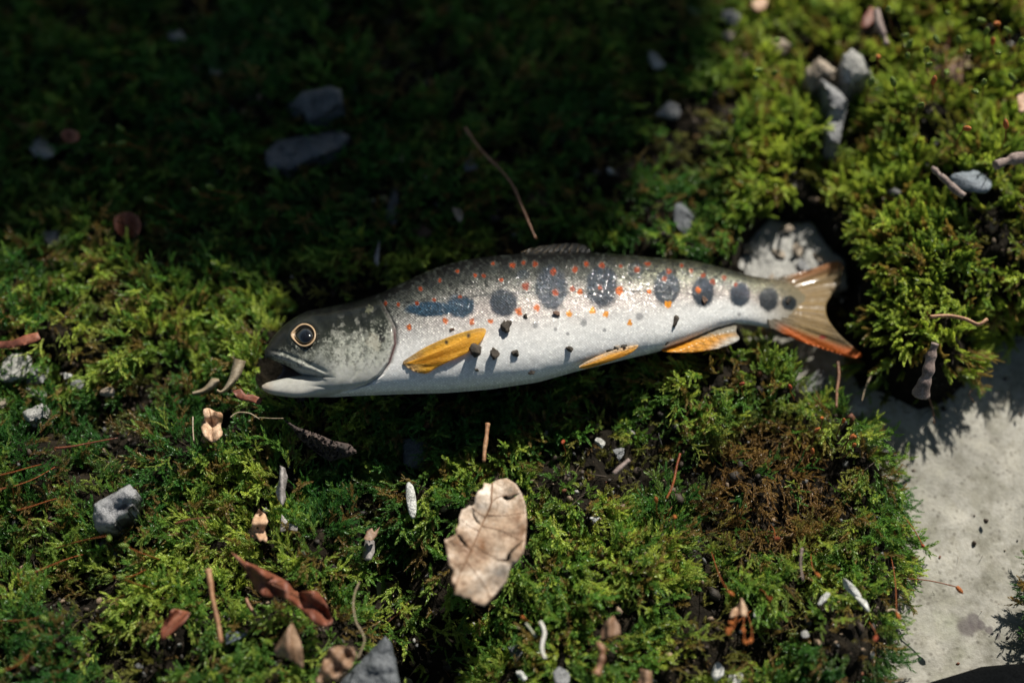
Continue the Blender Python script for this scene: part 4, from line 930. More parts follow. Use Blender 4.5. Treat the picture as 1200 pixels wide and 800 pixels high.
twig('plant_fibre', [(1021, 440), (1017, 448), (1013, 458), (1010, 470)], 1.6, .7, 'straw', 'straw coloured stem below the tip of the tail fin', 'stem', .014)
twig('plant_fibre', [(982, 424), (983, 440), (981, 456), (980, 478)], 1.8, 1.6, 'twig_dark', 'blurred dark upright stem below the tail fin', 'stem', .014)
twig('white_root', [(633, 728), (636.5, 735), (638, 743), (636, 751), (635, 760), (636.5, 766), (639, 771)], 2.2, 1.8, 'root_white', 'white wavy root upright at the bottom centre', 'root', .018)
twig('plant_fibre', [(616, 730), (621, 736), (628, 746)], 1.5, 1.3, 'stem_pale', 'short greenish grey stem left of the white wavy root', 'stem', .016)
twig('plant_fibre', [(421, 682), (416, 694), (414, 706), (415, 718), (418, 730), (424, 740), (427, 750), (424, 760), (419, 771)], 1.0, .9, 'straw', 'thin curved pale stem rising above the slate slab', 'stem', .018)
twig('plant_fibre', [(797, 531), (793, 546), (790, 562), (786, 574), (781, 584)], 1.4, 1.0, 'seta_orange', 'orange red stem upright in brown moss below the fish', 'stem', .017)
twig('plant_fibre', [(64, 525), (84, 523), (110, 518), (138, 513)], 1.3, .7, 'seta_dark', 'long red brown stem lying flat in bright moss below the left stone heap', 'stem', .017)
twig('plant_fibre', [(270, 489), (275, 485), (281, 483), (292, 484), (298, 487), (304, 491)], .9, .7, 'straw', 'thin looped straw stem right of the lobed orange tan leaf', 'stem', .017)
twig('plant_fibre', [(226, 488), (226, 502), (227, 517)], .9, .8, 'straw', 'fine upright straw stem left of the lobed orange tan leaf', 'stem', .016)
twig('plant_fibre', [(303, 465 + 24), (318, 490), (332, 490)], .5, .5, 'straw', 'hair thin stem leading to the dark bark piece', 'stem', .015)
twig('plant_fibre', [(205, 613), (225, 608), (246, 606)], 1.0, .6, 'seta_dark', 'thin pinkish stem lying right of the speckled grey stone', 'stem', .016)
twig('plant_fibre', [(940, 642), (938, 660), (941, 680)], 1.6, 1.0, 'twig_grey', 'thin grey purple stem upright in green moss at lower right', 'stem', .018)
twig('plant_fibre', [(700, 752), (706, 762), (704, 776), (699, 790)], 3.2, 4.2, 'twig_dark', 'blurred brown twig below the brown square leaf scrap', 'twig', .02, lump=.4)
twig('plant_fibre', [(1038, 716), (1046, 714), (1052, 718), (1057, 722)], 1.8, 1.2, 'straw', 'bent straw scrap at the moss edge by the concrete', 'straw', .014)
# curled strip next to the jaw
def ribbon(name, line, wid, mat, label, zs, cat):
    l = smooth_line(line, 9); n = len(l); w_ = np.interp(np.linspace(0, 1, n), np.linspace(0, 1, len(wid)), wid)
    z = np.interp(np.linspace(0, 1, n), np.linspace(0, 1, len(zs)), zs) + float(Hpx(np.array([line[0][0]]), np.array([line[0][1]]))[0])
    tn = np.gradient(l, axis=0); tn /= np.linalg.norm(tn, axis=1, keepdims=True) + 1e-9; nm = np.stack([-tn[:, 1], tn[:, 0]], -1)
    V = []; m_ = 7
    for j in range(m_):
        s = j / (m_ - 1) - .5; q = l + nm * (s * w_)[:, None]; V.append(P(q[:, 0], q[:, 1], z - .0018 * (2 * s) ** 2))
    V = np.array(V).reshape(-1, 3); lo = V.copy(); lo[:, 2] -= .0003; nv = len(V); F = []
    for j in range(m_ - 1):
        for i in range(n - 1):
            a, b, c, d = j * n + i, j * n + i + 1, (j + 1) * n + i + 1, (j + 1) * n + i; F += [(a, b, c, d), (d + nv, c + nv, b + nv, a + nv)]
    for i in range(n - 1):
        a, b = i, i + 1; F.append((a + nv, b + nv, b, a)); a, b = (m_ - 1) * n + i, (m_ - 1) * n + i + 1; F.append((a, b, b + nv, a + nv))
    o = link(name, mesh_np(name, np.vstack([V, lo]), F), M[mat]); tag(o, label, cat)
    for i in range(n - 1): exclude([tuple(l[i] + nm[i] * w_[i] / 2), tuple(l[i + 1] + nm[i + 1] * w_[i + 1] / 2), tuple(l[i + 1] - nm[i + 1] * w_[i + 1] / 2), tuple(l[i] - nm[i] * w_[i] / 2)])
    return o
ribbon('dry_grass', [(281, 421), (278, 432), (273, 444), (266, 454), (259, 459), (254, 457)], (15, 13, 8, 3.5, 3), 'straw', 'curled pale straw blade hanging left of the open mouth', (.016, .015, .014), 'blade')
ribbon('dry_grass', [(257, 446), (251, 448), (246, 453), (238, 458), (226, 461)], (5, 11, 9, 6, 4), 'straw', 'short twisted straw blade left of the curled one', (.016, .015, .013), 'blade')

# ------------------------------------------------------------------ moss capsules (a stalk and a capsule each)
def proto_seta(mat, bend, seed):
    z = np.linspace(0, 1, 10); r = np.random.default_rng(seed)
    l = np.stack([bend * np.sin(z * math.pi) * .5, .04 * np.sin(z * 5 + seed), z], -1)
    v, f = tube_np(l, .02, 5); return mesh_np('stalk', v, f)
def proto_caps():
    n = 8; V = []; F = []
    zs = np.linspace(0, 1, 9); rr = .26 * np.sqrt(np.clip(1 - (2 * zs - .85) ** 2 / 1.35, 0, 1)) * np.where(zs > .82, .75, 1)
    for i, z in enumerate(zs):
        for k in range(n): V.append((rr[i] * math.cos(2 * math.pi * k / n) + .1 * z * z, rr[i] * math.sin(2 * math.pi * k / n), z))
    for i in range(len(zs) - 1):
        for k in range(n): F.append((i * n + k, i * n + (k + 1) % n, (i + 1) * n + (k + 1) % n, (i + 1) * n + k))
    F.append(tuple(range(n - 1, -1, -1))); F.append(tuple(range(len(V) - n, len(V)))); return mesh_np('capsule', np.array(V), F)
SETA = [proto_seta(None, b, i) for i, b in enumerate((.1, -.12, .2))]; CAPS = proto_caps()
for m_ in SETA + [CAPS]: m_.polygons.foreach_set('use_smooth', [True] * len(m_.polygons))
VAR = {}
def seta_mesh(i, mat):
    if ('s', i, mat) not in VAR: m_ = SETA[i].copy(); m_.materials.append(M[mat]); VAR['s', i, mat] = m_
    return VAR['s', i, mat]
def caps_mesh(mat):
    if ('c', mat) not in VAR: m_ = CAPS.copy(); m_.materials.append(M[mat]); VAR['c', mat] = m_
    return VAR['c', mat]
spore_n = [0]
def spore(tip, base, sm, cm, label, group=None, csize=12, ztip=.021, zbase=.006, width=1.0):
    spore_n[0] += 1; k = spore_n[0] % 3
    hb = float(Hpx(np.array([base[0]]), np.array([base[1]]))[0]); ht = float(Hpx(np.array([tip[0]]), np.array([tip[1]]))[0])
    b = P(base[0], base[1], hb + zbase); t_ = P(tip[0], tip[1], max(ht, hb) + ztip); d = Vector(t_ - b); L = d.length
    e = empty('moss_sporophyte', b.tolist()); e.rotation_mode = 'QUATERNION'; e.rotation_quaternion = d.to_track_quat('Z', 'Y'); tag(e, label, 'moss capsule', group)
    s = bpy.data.objects.new('stalk', seta_mesh(k, sm)); COL.objects.link(s); s.parent = e; rw = .62 * MPP / .02 * width; s.scale = (rw, rw, L)
    c = bpy.data.objects.new('capsule', caps_mesh(cm)); COL.objects.link(c); c.parent = e; cs = csize * MPP; c.scale = (cs, cs, cs); c.location = (0, 0, L - cs * .1)
    a = R(random.uniform(-50, 50)); c.rotation_euler = (a, random.uniform(-.3, .3), random.uniform(0, 6))
G1 = 'green moss capsules in the sunlit moss at upper right'
for tip, base in (((1110, 16), (1114, 60)), ((1154, 25), (1148, 52)), ((1064, 56), (1068, 82)), ((1065, 68), (1071, 104)), ((1084, 61), (1082, 96)), ((1086, 77), (1090, 110)), ((1110, 83), (1111, 46)), ((1100, 51), (1106, 88)), ((1184, 37), (1180, 70)),
                  ((1154, 41), (1158, 78)), ((1152, 99), (1146, 126)), ((1189, 94), (1180, 120)), ((1077, 124), (1072, 150)), ((1040, 12), (1046, 44)), ((1058, 42), (1058, 70)), ((1135, 62), (1128, 90)), ((1172, 62), (1166, 92)), ((1140, 106), (1132, 130)), ((1020, 100), (1014, 130)), ((1124, 50), (1120, 84)), ((1048, 100), (1052, 128)), ((1196, 50), (1192, 80))):
    spore(tip, base, 'seta_dark', 'capsule_green', 'glossy green capsule on a dark stalk in the sunlit moss at upper right', G1, 13, .030)
G2 = 'orange moss capsules in the sunlit moss at upper right'
for tip, base in (((1093, 98), (1088, 124)), ((1163, 51), (1168, 84)), ((1171, 28), (1178, 58)), ((1028, 66), (1024, 92)), ((1180, 150), (1172, 176)), ((1130, 150), (1120, 176))):
    spore(tip, base, 'seta_orange', 'capsule_orange', 'orange curved capsule among green ones at upper right', G2, 12, .029)
for tip, base, lab in (((893, 81), (906, 94), 'dark green capsule left of the tan angular stone, lowest of a chain'), ((905, 87), (935, 100), 'green capsule in the chain nearest the tan angular stone'), ((912, 46), (926, 62), 'dark green capsule over the rounded buff stone'), ((884, 92), (930, 112), 'long stalked capsule reaching left from the tan angular stone')):
    spore(tip, base, 'seta_dark', 'capsule_green', lab, None, 13, .027)
for tip, base, lab in (((123, 168), (160, 173), 'yellow green capsule on a flat stalk, leftmost in the dim upper left moss'), ((145, 153), (168, 168), 'small green capsule above the leftmost flat stalked one'), ((146, 166), (180, 176), 'pale green capsule right beside the leftmost flat stalked one'), ((179, 235), (216, 254), 'bright green slanting capsule in the dark moss left of the slate stones'),
                       ((202, 250), (222, 257), 'green capsule with an orange stalk end below the slanting one'), ((231, 226), (262, 233), 'glossy green capsule lying flat left of the broad slate stone'), ((250, 221), (288, 231), 'green capsule at the right end of the flat lying pair')):
    spore(tip, base, 'seta_orange', 'capsule_green', lab, None, 13, .018)
for tip, base, lab in (((49, 722), (-4, 727), 'green capsule on a long orange stalk from the left edge'), ((130, 676), (170, 668), 'green capsule low on the left, right end of a red stalk'), ((145, 677), (182, 690), 'twin green capsule right beside it at lower left'), ((40, 670), (98, 650), 'pale capsule on a long brown stalk slanting down left'),
                       ((128, 628), (62, 644), 'green capsule at the end of a brown stalk below the speckled stone'), ((17, 597), (66, 584), 'yellow green capsule at the left edge left of the speckled stone'), ((13, 569), (16, 600), 'green upright capsule on the left edge'), ((-3, 574), (64, 548), 'orange stalk running up from the left edge above the speckled stone'), ((-4, 556), (48, 544), 'upper red stalk at the left edge below the stone heap'), ((96, 766), (66, 790), 'small green capsule near the lower left corner'), ((4, 786), (40, 760), 'orange tipped stalk in the lower left corner'), ((150, 640), (190, 656), 'green capsule below the speckled grey stone')):
    spore(tip, base, 'seta_orange', 'capsule_green', lab, None, 11, .018)
G3 = 'orange capsules around the small triangular leaf'
for tip, base in (((854, 693), (834, 648)), ((870, 737), (868, 700)), ((860, 731), (869, 702)), ((855, 742), (870, 712)), ((881, 749), (872, 712)), ((872, 751), (868, 715)), ((858, 738), (880, 716))):
    spore(tip, base, 'seta_orange', 'capsule_orange', 'orange capsule clustered round the small triangular pale leaf', G3, 8, .02)
G4 = 'orange capsules on brown moss near the moss edge'
for tip, base in (((964, 489), (966, 510)), ((988, 494), (980, 514)), ((955, 505), (948, 525)), ((1001, 511), (990, 530)), ((996, 514), (984, 534)), ((1000, 521), (986, 538)), ((953, 531), (944, 550))):
    spore(tip, base, 'seta_dark', 'capsule_orange', 'orange capsule on brown moss between tail fin and concrete', G4, 8, .016)
for tip, base, lab, cm in (((902, 704), (890, 690), 'orange capsule right of the small triangular pale leaf', 'capsule_orange'), ((957, 672), (950, 650), 'brown orange capsule up left of the white chips', 'capsule_orange'), ((1027, 746), (1018, 730), 'red orange capsule below the white chips near the concrete', 'capsule_red'), ((1051, 719), (1044, 652), 'orange capsule on a long upright stalk at the moss edge', 'capsule_orange'),
                       ((927, 455), (930, 470), 'red capsule below the tail root', 'capsule_red'), ((867, 450), (872, 466), 'red capsule on bright moss below the anal fin', 'capsule_red'), ((661, 516), (662, 534), 'single red capsule in green moss below the belly', 'capsule_red'), ((790, 604), (788, 622), 'orange capsule under the orange red stem', 'capsule_orange'), ((769, 588), (772, 604), 'yellow orange capsule left of the orange red stem', 'capsule_orange'), ((908, 632), (904, 616), 'red orange capsule in brown moss at right', 'capsule_red'), ((614, 724), (624, 732), 'yellow bead capsule below the big dry leaf', 'capsule_orange')):
    spore(tip, base, 'seta_orange', cm, lab, None, 8, .018)
spore((1081, 640), (1058, 605), 'seta_orange', 'capsule_red', 'red jointed stalk leaning over the concrete, upper of two', None, 8, .014, .008)
spore((1122, 687), (1062, 678), 'seta_orange', 'capsule_orange', 'orange stalk reaching over the concrete, lower of two', None, 10, .016, .010)

# ------------------------------------------------------------------ moss
HID = bpy.data.collections.new('moss_shoots')      # prototypes, instanced by the stuff objects below
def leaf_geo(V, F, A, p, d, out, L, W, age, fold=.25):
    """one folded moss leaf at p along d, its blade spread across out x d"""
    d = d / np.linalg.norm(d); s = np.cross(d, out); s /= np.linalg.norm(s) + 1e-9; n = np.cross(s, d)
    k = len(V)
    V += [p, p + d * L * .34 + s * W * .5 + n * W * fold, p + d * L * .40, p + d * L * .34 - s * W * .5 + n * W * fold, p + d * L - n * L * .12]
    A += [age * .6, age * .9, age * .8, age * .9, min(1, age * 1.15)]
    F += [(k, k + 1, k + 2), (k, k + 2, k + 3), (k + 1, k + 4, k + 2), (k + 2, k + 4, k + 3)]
def along(V, F, A, p0, dirv, length, nl, Ll, Wl, spread, r, bend, age0=.3, age1=1., tuft=True):
    """leaves in a spiral along a curved stem; returns stem points"""
    pts = []; d = dirv / np.linalg.norm(dirv); p = p0.copy(); 
    for i in range(nl):
        u = i / max(nl - 1, 1); p = p + d * length / nl; d = d + bend / nl; d /= np.linalg.norm(d); pts.append((p.copy(), d.copy()))
        th = i * 2.399 + r.uniform(-.3, .3); a = np.cross(d, np.array([.3, .8, .1])); a /= np.linalg.norm(a); b = np.cross(d, a); out = math.cos(th) * a + math.sin(th) * b
        sp = R(spread * (1 - .55 * u * tuft) + r.uniform(-10, 10)); sz = (1 - .5 * u ** 3) * r.uniform(.8, 1.15) * (.6 + .4 * min(1, u * 4 + .3))
        leaf_geo(V, F, A, p, math.cos(sp) * d + math.sin(sp) * out, out, Ll * sz, Wl * sz, age0 + (age1 - age0) * u)
    return pts
def stem_geo(V, F, A, pts, rad):
    k = len(V)
    for (p, d) in pts:
        a = np.cross(d, np.array([.3, .8, .1])); a /= np.linalg.norm(a); b = np.cross(d, a)
        for q in range(3): th = q * 2.094; V.append(p + rad * (math.cos(th) * a + math.sin(th) * b)); A.append(.1)
    for i in range(len(pts) - 1):
        for q in range(3): q2 = (q + 1) % 3; F += [(k + 3 * i + q, k + 3 * i + q2, k + 3 * i + 3 + q2), (k + 3 * i + q, k + 3 * i + 3 + q2, k + 3 * i + 3 + q)]
def make_proto(kind, seed):
    r = np.random.default_rng(seed); V, F, A = [], [], []; mm = .001; Z = np.array([0, 0, 1.])
    o0 = np.zeros(3)
    rb = lambda a: np.array([r.uniform(-a, a), r.uniform(-a, a), 0])
    if kind == 'feather':      # creeping shoot with a few crooked side shoots
        pts = along(V, F, A, o0, Z, 10 * mm, 30, 1.7 * mm, .62 * mm, 44, r, rb(.9)); stem_geo(V, F, A, pts[::5], .12 * mm)
        for i in sorted(r.choice(np.arange(6, 26), 5, replace=False)):
            p, d = pts[i]; th = r.uniform(0, 6.28); out = np.array([math.cos(th), .6 * math.sin(th), r.uniform(-.1, .3)]); L = r.uniform(2.0, 4.6) * mm
            along(V, F, A, p, d * .6 + out, L, int(6 + L * 2200), 1.4 * mm, .52 * mm, 42, r, d * .5 + rb(.5), .45, 1.)
    elif kind == 'julac':      # plump catkin-like shoots
        for q in range(2):
            pts = along(V, F, A, rb(.0006) * q, Z + rb(.5) * q, r.uniform(6, 9) * mm, 44, 1.6 * mm, .8 * mm, 36, r, rb(.6)); stem_geo(V, F, A, pts[::10], .12 * mm)
        p, d = pts[22]; along(V, F, A, p, d + rb(1.1), 3.5 * mm, 20, 1.4 * mm, .7 * mm, 36, r, d * .7, .4, 1.)
    elif kind == 'star':       # upright leafy shoots, spreading leaves
        for q in range(3):
            dd = Z + rb(.5); pts = along(V, F, A, rb(.0013), dd, r.uniform(3.5, 7) * mm, 20, 1.9 * mm, .72 * mm, 58, r, rb(.5), .25, 1.); stem_geo(V, F, A, pts[::4], .12 * mm)
    elif kind == 'creep':      # thin string-like shoots
        for q in range(2):
            pts = along(V, F, A, rb(.001) * q, Z + rb(.5) * q, r.uniform(8, 12) * mm, 40, 1.1 * mm, .5 * mm, 30, r, rb(1.1)); stem_geo(V, F, A, pts[::5], .14 * mm)
        for i in (9, 18, 26):
            p, d = pts[i]; along(V, F, A, p, d + rb(1.2), r.uniform(2., 4.) * mm, 14, 1.0 * mm, .46 * mm, 32, r, d * .6, .4, 1.)
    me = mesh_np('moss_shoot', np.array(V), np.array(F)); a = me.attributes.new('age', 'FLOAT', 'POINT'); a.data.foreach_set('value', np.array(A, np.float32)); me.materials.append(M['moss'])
    return me
PROTOS = [make_proto('feather', 1), make_proto('feather', 2), make_proto('feather', 3), make_proto('feather', 4), make_proto('julac', 5), make_proto('julac', 6), make_proto('julac', 7),
          make_proto('star', 8), make_proto('star', 9), make_proto('star', 10), make_proto('creep', 11), make_proto('creep', 12), make_proto('creep', 13)]
for i, me in enumerate(PROTOS):
    o = bpy.data.objects.new('moss_shoot_%02d' % i, me); HID.objects.link(o)
LIT = bpy.data.collections.new('litter_grains')
for i in range(7):
    v, f = stone_np(1, r_ := float(rng.uniform(.6, .9)), float(rng.uniform(.35, .7)), 0, 400 + i, 1 if i < 3 else 2, 6, (.5, .8), .1)
    if i >= 4: v[:, 1:] *= .14; v[:, 0] *= 2.6; v[:, 1] += .25 * np.sin(v[:, 0] * 1.5)
    me = mesh_np('grain', v, f); me.materials.append(M['litter']); o = bpy.data.objects.new('litter_grain_%02d' % i, me); LIT.objects.link(o)
def scatter(name, coll, pos, rot, scl, idx_, tint, label):
    me = bpy.data.meshes.new(name); me.vertices.add(len(pos)); me.vertices.foreach_set('co', np.asarray(pos, np.float32).ravel())
    a = me.attributes.new('rot', 'FLOAT_VECTOR', 'POINT'); a.data.foreach_set('vector', np.asarray(rot, np.float32).ravel())
    a = me.attributes.new('scl', 'FLOAT', 'POINT'); a.data.foreach_set('value', np.asarray(scl, np.float32))
    a = me.attributes.new('idx', 'INT', 'POINT'); a.data.foreach_set('value', np.asarray(idx_, np.int32))
    c = np.ones((len(pos), 4), np.float32); c[:, :3] = tint; a = me.attributes.new('tint', 'FLOAT_COLOR', 'POINT'); a.data.foreach_set('color', c.ravel())
    o = bpy.data.objects.new(name, me); COL.objects.link(o)
    ng = bpy.data.node_groups.new(name, 'GeometryNodeTree'); ng.interface.new_socket('Geometry', in_out='INPUT', socket_type='NodeSocketGeometry'); ng.interface.new_socket('Geometry', in_out='OUTPUT', socket_type='NodeSocketGeometry')
    gi = ng.nodes.new('NodeGroupInput'); go = ng.nodes.new('NodeGroupOutput'); ip = ng.nodes.new('GeometryNodeInstanceOnPoints'); ci = ng.nodes.new('GeometryNodeCollectionInfo')
    ci.inputs[0].default_value = coll; ci.inputs[1].default_value = True; ci.inputs[2].default_value = True
    def na(n, ty): q = ng.nodes.new('GeometryNodeInputNamedAttribute'); q.data_type = ty; q.inputs[0].default_value = n; return q.outputs[0]
    ip.inputs['Pick Instance'].default_value = True
    ng.links.new(gi.outputs[0], ip.inputs['Points']); ng.links.new(ci.outputs[0], ip.inputs['Instance']); ng.links.new(na('idx', 'INT'), ip.inputs['Instance Index'])
    er = ng.nodes.new('FunctionNodeEulerToRotation'); ng.links.new(na('rot', 'FLOAT_VECTOR'), er.inputs[0]); ng.links.new(er.outputs[0], ip.inputs['Rotation']); ng.links.new(na('scl', 'FLOAT'), ip.inputs['Scale'])
    ng.links.new(ip.outputs[0], go.inputs[0])
    md = o.modifiers.new('scatter', 'NODES'); md.node_group = ng
    tag(o, label, kind='stuff'); return o

GRY, GRX = np.gradient(Hh, GY[1] - GY[0], GX[1] - GX[0])
def gridval(A_, x, y):
    i = np.clip(((x - GX[0]) / (GX[1] - GX[0])).round().astype(int), 0, len(GX) - 1); j = np.clip(((y - GY[0]) / (GY[1] - GY[0])).round().astype(int), 0, len(GY) - 1); return A_[j, i]
NP = 38000
x = rng.uniform(-.225, .225, NP * 2); y = rng.uniform(-.165, .235, NP * 2)
ppx, ppy = proj(np.stack([x, y, np.full_like(x, .01)], -1))
dm = np.maximum(sdist(MOUND, ppx, ppy), sdist(RIGHT, ppx, ppy)); dm = np.where(pip(BARE, ppx, ppy), -9, dm)
clump = fbm(x * 75, y * 75, 41, 3)
dens_ = sst(.32, .54, clump) * .76 + .24
brown = sst(.0, 1, sst(120, 40, np.hypot((ppx - 905) / 1.15, ppy - 570)) ) 
dens_ *= 1 - .42 * brown
dens_ *= 1 - .8 * sst(-12, 12, sdist([(385, 700), (440, 640), (510, 610), (540, 700), (585, 730), (560, 830), (470, 830), (435, 740)], ppx, ppy))
ok = (dm > -1) & (rng.random(len(x)) < dens_) & (gridval(Hh, x, y) > .0005)
x, y, ppx, ppy, dm, clump, brown = [q[ok] for q in (x, y, ppx, ppy, dm, clump, brown)]
n = len(x)
cush = sst(820, 900, ppx) * sst(480, 420, ppy)             # right cushion, upper right
star = sst(570, 620, ppx) * sst(850, 780, ppx) * sst(455, 480, ppy)
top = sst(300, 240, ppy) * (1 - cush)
u = rng.random(n); kind_ = np.where(u < cush * .75, 1, np.where(u < cush * .75 + star * .65, 2, np.where(rng.random(n) < brown * .7 + .12, 3, 0)))
kind_ = np.where((kind_ == 0) & (rng.random(n) < .22), 2, kind_)
pidx = np.select([kind_ == 0, kind_ == 1, kind_ == 2], [rng.integers(0, 4, n), rng.integers(4, 7, n), rng.integers(7, 10, n)], rng.integers(10, 13, n))
# growth direction: down the slope, plus a lie of the cushion that drifts over the ground
slx, sly = -gridval(GRX, x, y), -gridval(GRY, x, y)
ang = 2.2 * (fbm(x * 22, y * 22, 61, 2) - .5) * math.pi
lie = np.where(ppx < 400, math.pi + .25, np.where(cush > .5, -1.9, -1.2)) + ang
tl = np.select([kind_ == 0, kind_ == 1, kind_ == 2], [1.05, .8, .4], 1.25) + rng.normal(0, .3, n)
dx = np.cos(lie) * np.sin(tl) + slx * 1.1 + rng.normal(0, .38, n); dy = np.sin(lie) * np.sin(tl) + sly * 1.1 + rng.normal(0, .38, n); dz = np.maximum(np.cos(tl), .12)
L = np.sqrt(dx * dx + dy * dy + dz * dz); dx, dy, dz = dx / L, dy / L, dz / L
rx = np.arccos(np.clip(dz, -1, 1)); rz = np.arctan2(dy, dx) + math.pi / 2
scl = rng.uniform(.5, 1.0, n) * (.75 + .5 * fbm(x * 130, y * 130, 77, 2)) * np.where(cush > .5, 1.15, 1.0) * np.where(kind_ == 3, .95, 1.)
z = np.maximum(gridval(Hh, x, y), 0) + np.select([kind_ == 0, kind_ == 1, kind_ == 2], [.0035, .001, .0005], .003) * rng.uniform(.2, 1.5, n) - .0008
pos = np.stack([x, y, z], -1)
# keep shoots off stones, leaves and the fish
bad = np.zeros(n, bool)
for q in (.0, .45, .9):
    tipp = pos + np.stack([dx, dy, dz], -1) * (.011 * scl * q)[:, None]; a, b = proj(tipp); bad |= excl(a, b)
keep = ~bad | (rng.random(n) < .0)
pos, rx, rz, scl, pidx, ppx, ppy, brown, cush, star, kind_, dm, top = [q[keep] for q in (pos, rx, rz, scl, pidx, ppx, ppy, brown, cush, star, kind_, dm, top)]
n = len(pos)
v1 = fbm(pos[:, 0] * 40, pos[:, 1] * 40, 81, 3)[:, None]; v2 = rng.random(n)[:, None]
deep = np.array((.04, .13, .03)); green = np.array((.11, .23, .045)); yel = np.array((.38, .47, .10)); brn = np.array((.22, .135, .055)); olive = np.array((.19, .18, .045))
c = deep + (green - deep) * sst(.3, .6, v1); c = c + (yel - c) * np.clip(sst(.45, .75, v1 * .6 + v2 * .4), 0, 1) * .9
c = c + (yel - c) * (cush * (.18 + .75 * rng.random(n) ** 1.3))[:, None]
c = c + (brn - c) * (np.clip(brown * 1.15, 0, .92) * (rng.random(n) < .86))[:, None]
c = c + (deep * 1.1 - c) * (top * .6)[:, None]  # deeper tint over the shaded upper left, shade put into the colour
c = c + (brn * .9 - c) * ((rng.random(n) < .17) * .85)[:, None]
c *= rng.uniform(.75, 1.25, (n, 1))
gap = sst(.42, .3, fbm(pos[:, 0] * 75, pos[:, 1] * 75, 41, 3)); scl = scl * (1 - .35 * gap); c = c * (1 - .6 * gap[:, None]) + .6 * gap[:, None] * brn * .7
print('moss shoots', n)
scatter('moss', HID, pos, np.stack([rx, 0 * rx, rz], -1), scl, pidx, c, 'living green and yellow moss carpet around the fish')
# litter and grit lying between the shoots
NL = 26000
x = rng.uniform(-.22, .22, NL); y = rng.uniform(-.16, .23, NL); ppx, ppy = proj(np.stack([x, y, np.full_like(x, .01)], -1)); dm = sdist(MOUND, ppx, ppy)
ok = ((dm > -6) | (rng.random(NL) < .04)) & ~excl(ppx, ppy); x, y = x[ok], y[ok]; n = len(x)
zz = np.maximum(gridval(Hh, x, y), 0)
tn = np.array([(.02, .015, .01), (.05, .033, .02), (.2, .14, .09), (.09, .09, .088), (.3, .29, .27), (.15, .05, .02)])[rng.choice(6, n, p=[.36, .34, .12, .10, .04, .04])] * rng.uniform(.7, 1.3, (n, 1))
sz = rng.lognormal(math.log(.0013), .45, n)
scatter('litter', LIT, np.stack([x, y, zz + sz * .1 + .002 * (rng.random(n) < .3)], -1), rng.uniform(-3.1, 3.1, (n, 3)), sz, rng.integers(0, 7, n), tn, 'dark grit, soil crumbs and plant scraps between the moss shoots')

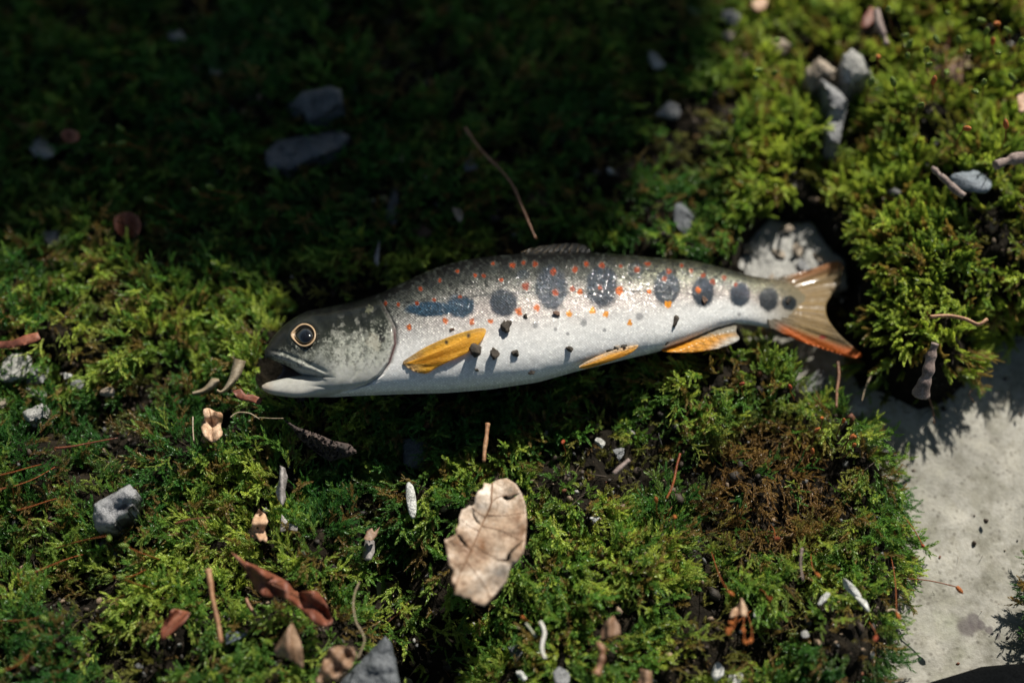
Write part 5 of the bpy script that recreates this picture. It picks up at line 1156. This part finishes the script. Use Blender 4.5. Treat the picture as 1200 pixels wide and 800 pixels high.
# ------------------------------------------------------------------ the tree added out of view to cast the upper-left shade
def shade_tree():
    root = empty('shade_tree', (-.5, 2.3, 0)); tag(root, 'unseen leafy tree standing beyond the upper left whose crown shades the moss', 'shade_tree')
    TL = Vector((-.5, 2.3, 0)); r = np.random.default_rng(5)
    SH = [(-700, 270), (-100, 270), (120, 262), (250, 328), (325, 376), (400, 370), (450, 342), (500, 318), (560, 308), (620, 300), (690, 284), (745, 230), (790, 110), (815, 0), (850, -300), (860, -700), (-700, -700)]  # shade outline that the unseen crown is shaped to cast
    a = r.uniform(-650, 850, 6000); b = r.uniform(-650, 405, 6000)
    k = sdist(SH, a, b) > 8 + 20 * (vnoise(a * .02, b * .02, 9) - .3); a, b = a[k][:880], b[k][:880]
    p1 = P(a, b, .02) + S * r.uniform(1.35, 1.75, (len(a), 1))
    a = r.uniform(-4200, 800, 12000); b = r.uniform(-3800, 260, 12000)          # more crown leaves up and away, added to cut the sky fill
    k = (b > -3000 + a * .2) & (sdist(SH, np.maximum(a, -690), np.maximum(b, -690)) > 12); a, b = a[k][:5000], b[k][:5000]
    p2 = P(a, np.maximum(b, -650), .02) + S * r.uniform(1.3, 1.9, (len(a), 1)); p2[:, 1] += np.maximum(0, -650 - b) * MPP
    pts = np.vstack([p1, p2])
    D = r.normal(size=(9000, 3)); D /= np.linalg.norm(D, axis=1, keepdims=True); D = D[D[:, 2] > .22]  # unseen leaves added all round to block sky light, open towards the sun
    q = D * r.uniform(2.1, 2.9, (len(D), 1)); q = q[q[:, 2] > .7]
    g0 = q - S * (q[:, 2:3] - .02) / S[2]; gx_, gy_ = proj(g0)           # where the shade of each leaf lands
    gapd = np.hypot((g0[:, 0] - .06) / .34, (g0[:, 1] - .0) / .30); q = q[(gapd > 1.15) & (vnoise(q[:, 0] * 3 + 50, q[:, 1] * 3 + q[:, 2] * 2 + 50, 3) > .2)][:3600]
    nbig = len(q); pts = np.vstack([pts, q])
    V, F = [], []
    for qi, q in enumerate(pts):
        l = r.uniform(.035, .055) if qi < len(pts) - nbig else r.uniform(.13, .2); w_ = l * .5; nrm = S + r.normal(0, .45, 3); nrm /= np.linalg.norm(nrm); a = np.cross(nrm, r.normal(size=3)); a /= np.linalg.norm(a); b = np.cross(nrm, a); k = len(V)
        V += [q - a * l / 2, q - a * l * .15 + b * w_ / 2 + nrm * .003, q + a * l * .2 + b * w_ * .42 + nrm * .003, q + a * l / 2, q + a * l * .2 - b * w_ * .42 + nrm * .003, q - a * l * .15 - b * w_ / 2 + nrm * .003, q]
        F += [(k, k + 6, k + 1), (k + 1, k + 6, k + 2), (k + 2, k + 6, k + 3), (k + 3, k + 6, k + 4), (k + 4, k + 6, k + 5), (k + 5, k + 6, k)]
    lm = organic_mat('tree_leaf', (.03, .06, .01), (.05, .1, .018), (.08, .13, .03), .5, 30, .2)
    cr = link('crown', mesh_np('crown', np.array(V) - np.array(TL), np.array(F)), lm, root); cr['kind'] = 'stuff'
    c = pts.mean(0); bk = organic_mat('tree_bark', (.05, .04, .03), (.1, .08, .06), (.16, .13, .1), .85, 30)
    tl = smooth_line([(-.5, 2.3, 0), (-.48, 2.25, .5), (-.42, 2.15, 1.1), (-.4, 2.1, 1.8)], 6); v, f = tube_np(tl - np.array(TL), np.linspace(.06, .03, len(tl)), 10); link('trunk', mesh_np('trunk', v, f), bk, root)
    for k in range(9):
        tgt = pts[r.integers(len(pts))] * .6 + c * .4; st = tl[r.integers(8, len(tl) - 2)]; l = smooth_line([st, (st * .5 + tgt * .5) + np.array([0, 0, .08]), tgt, tgt + (tgt - st) * .12], 6)
        v, f = tube_np(l - np.array(TL), np.linspace(.016, .004, len(l)), 7); link('limb', mesh_np('limb', v, f), bk, root)
shade_tree()
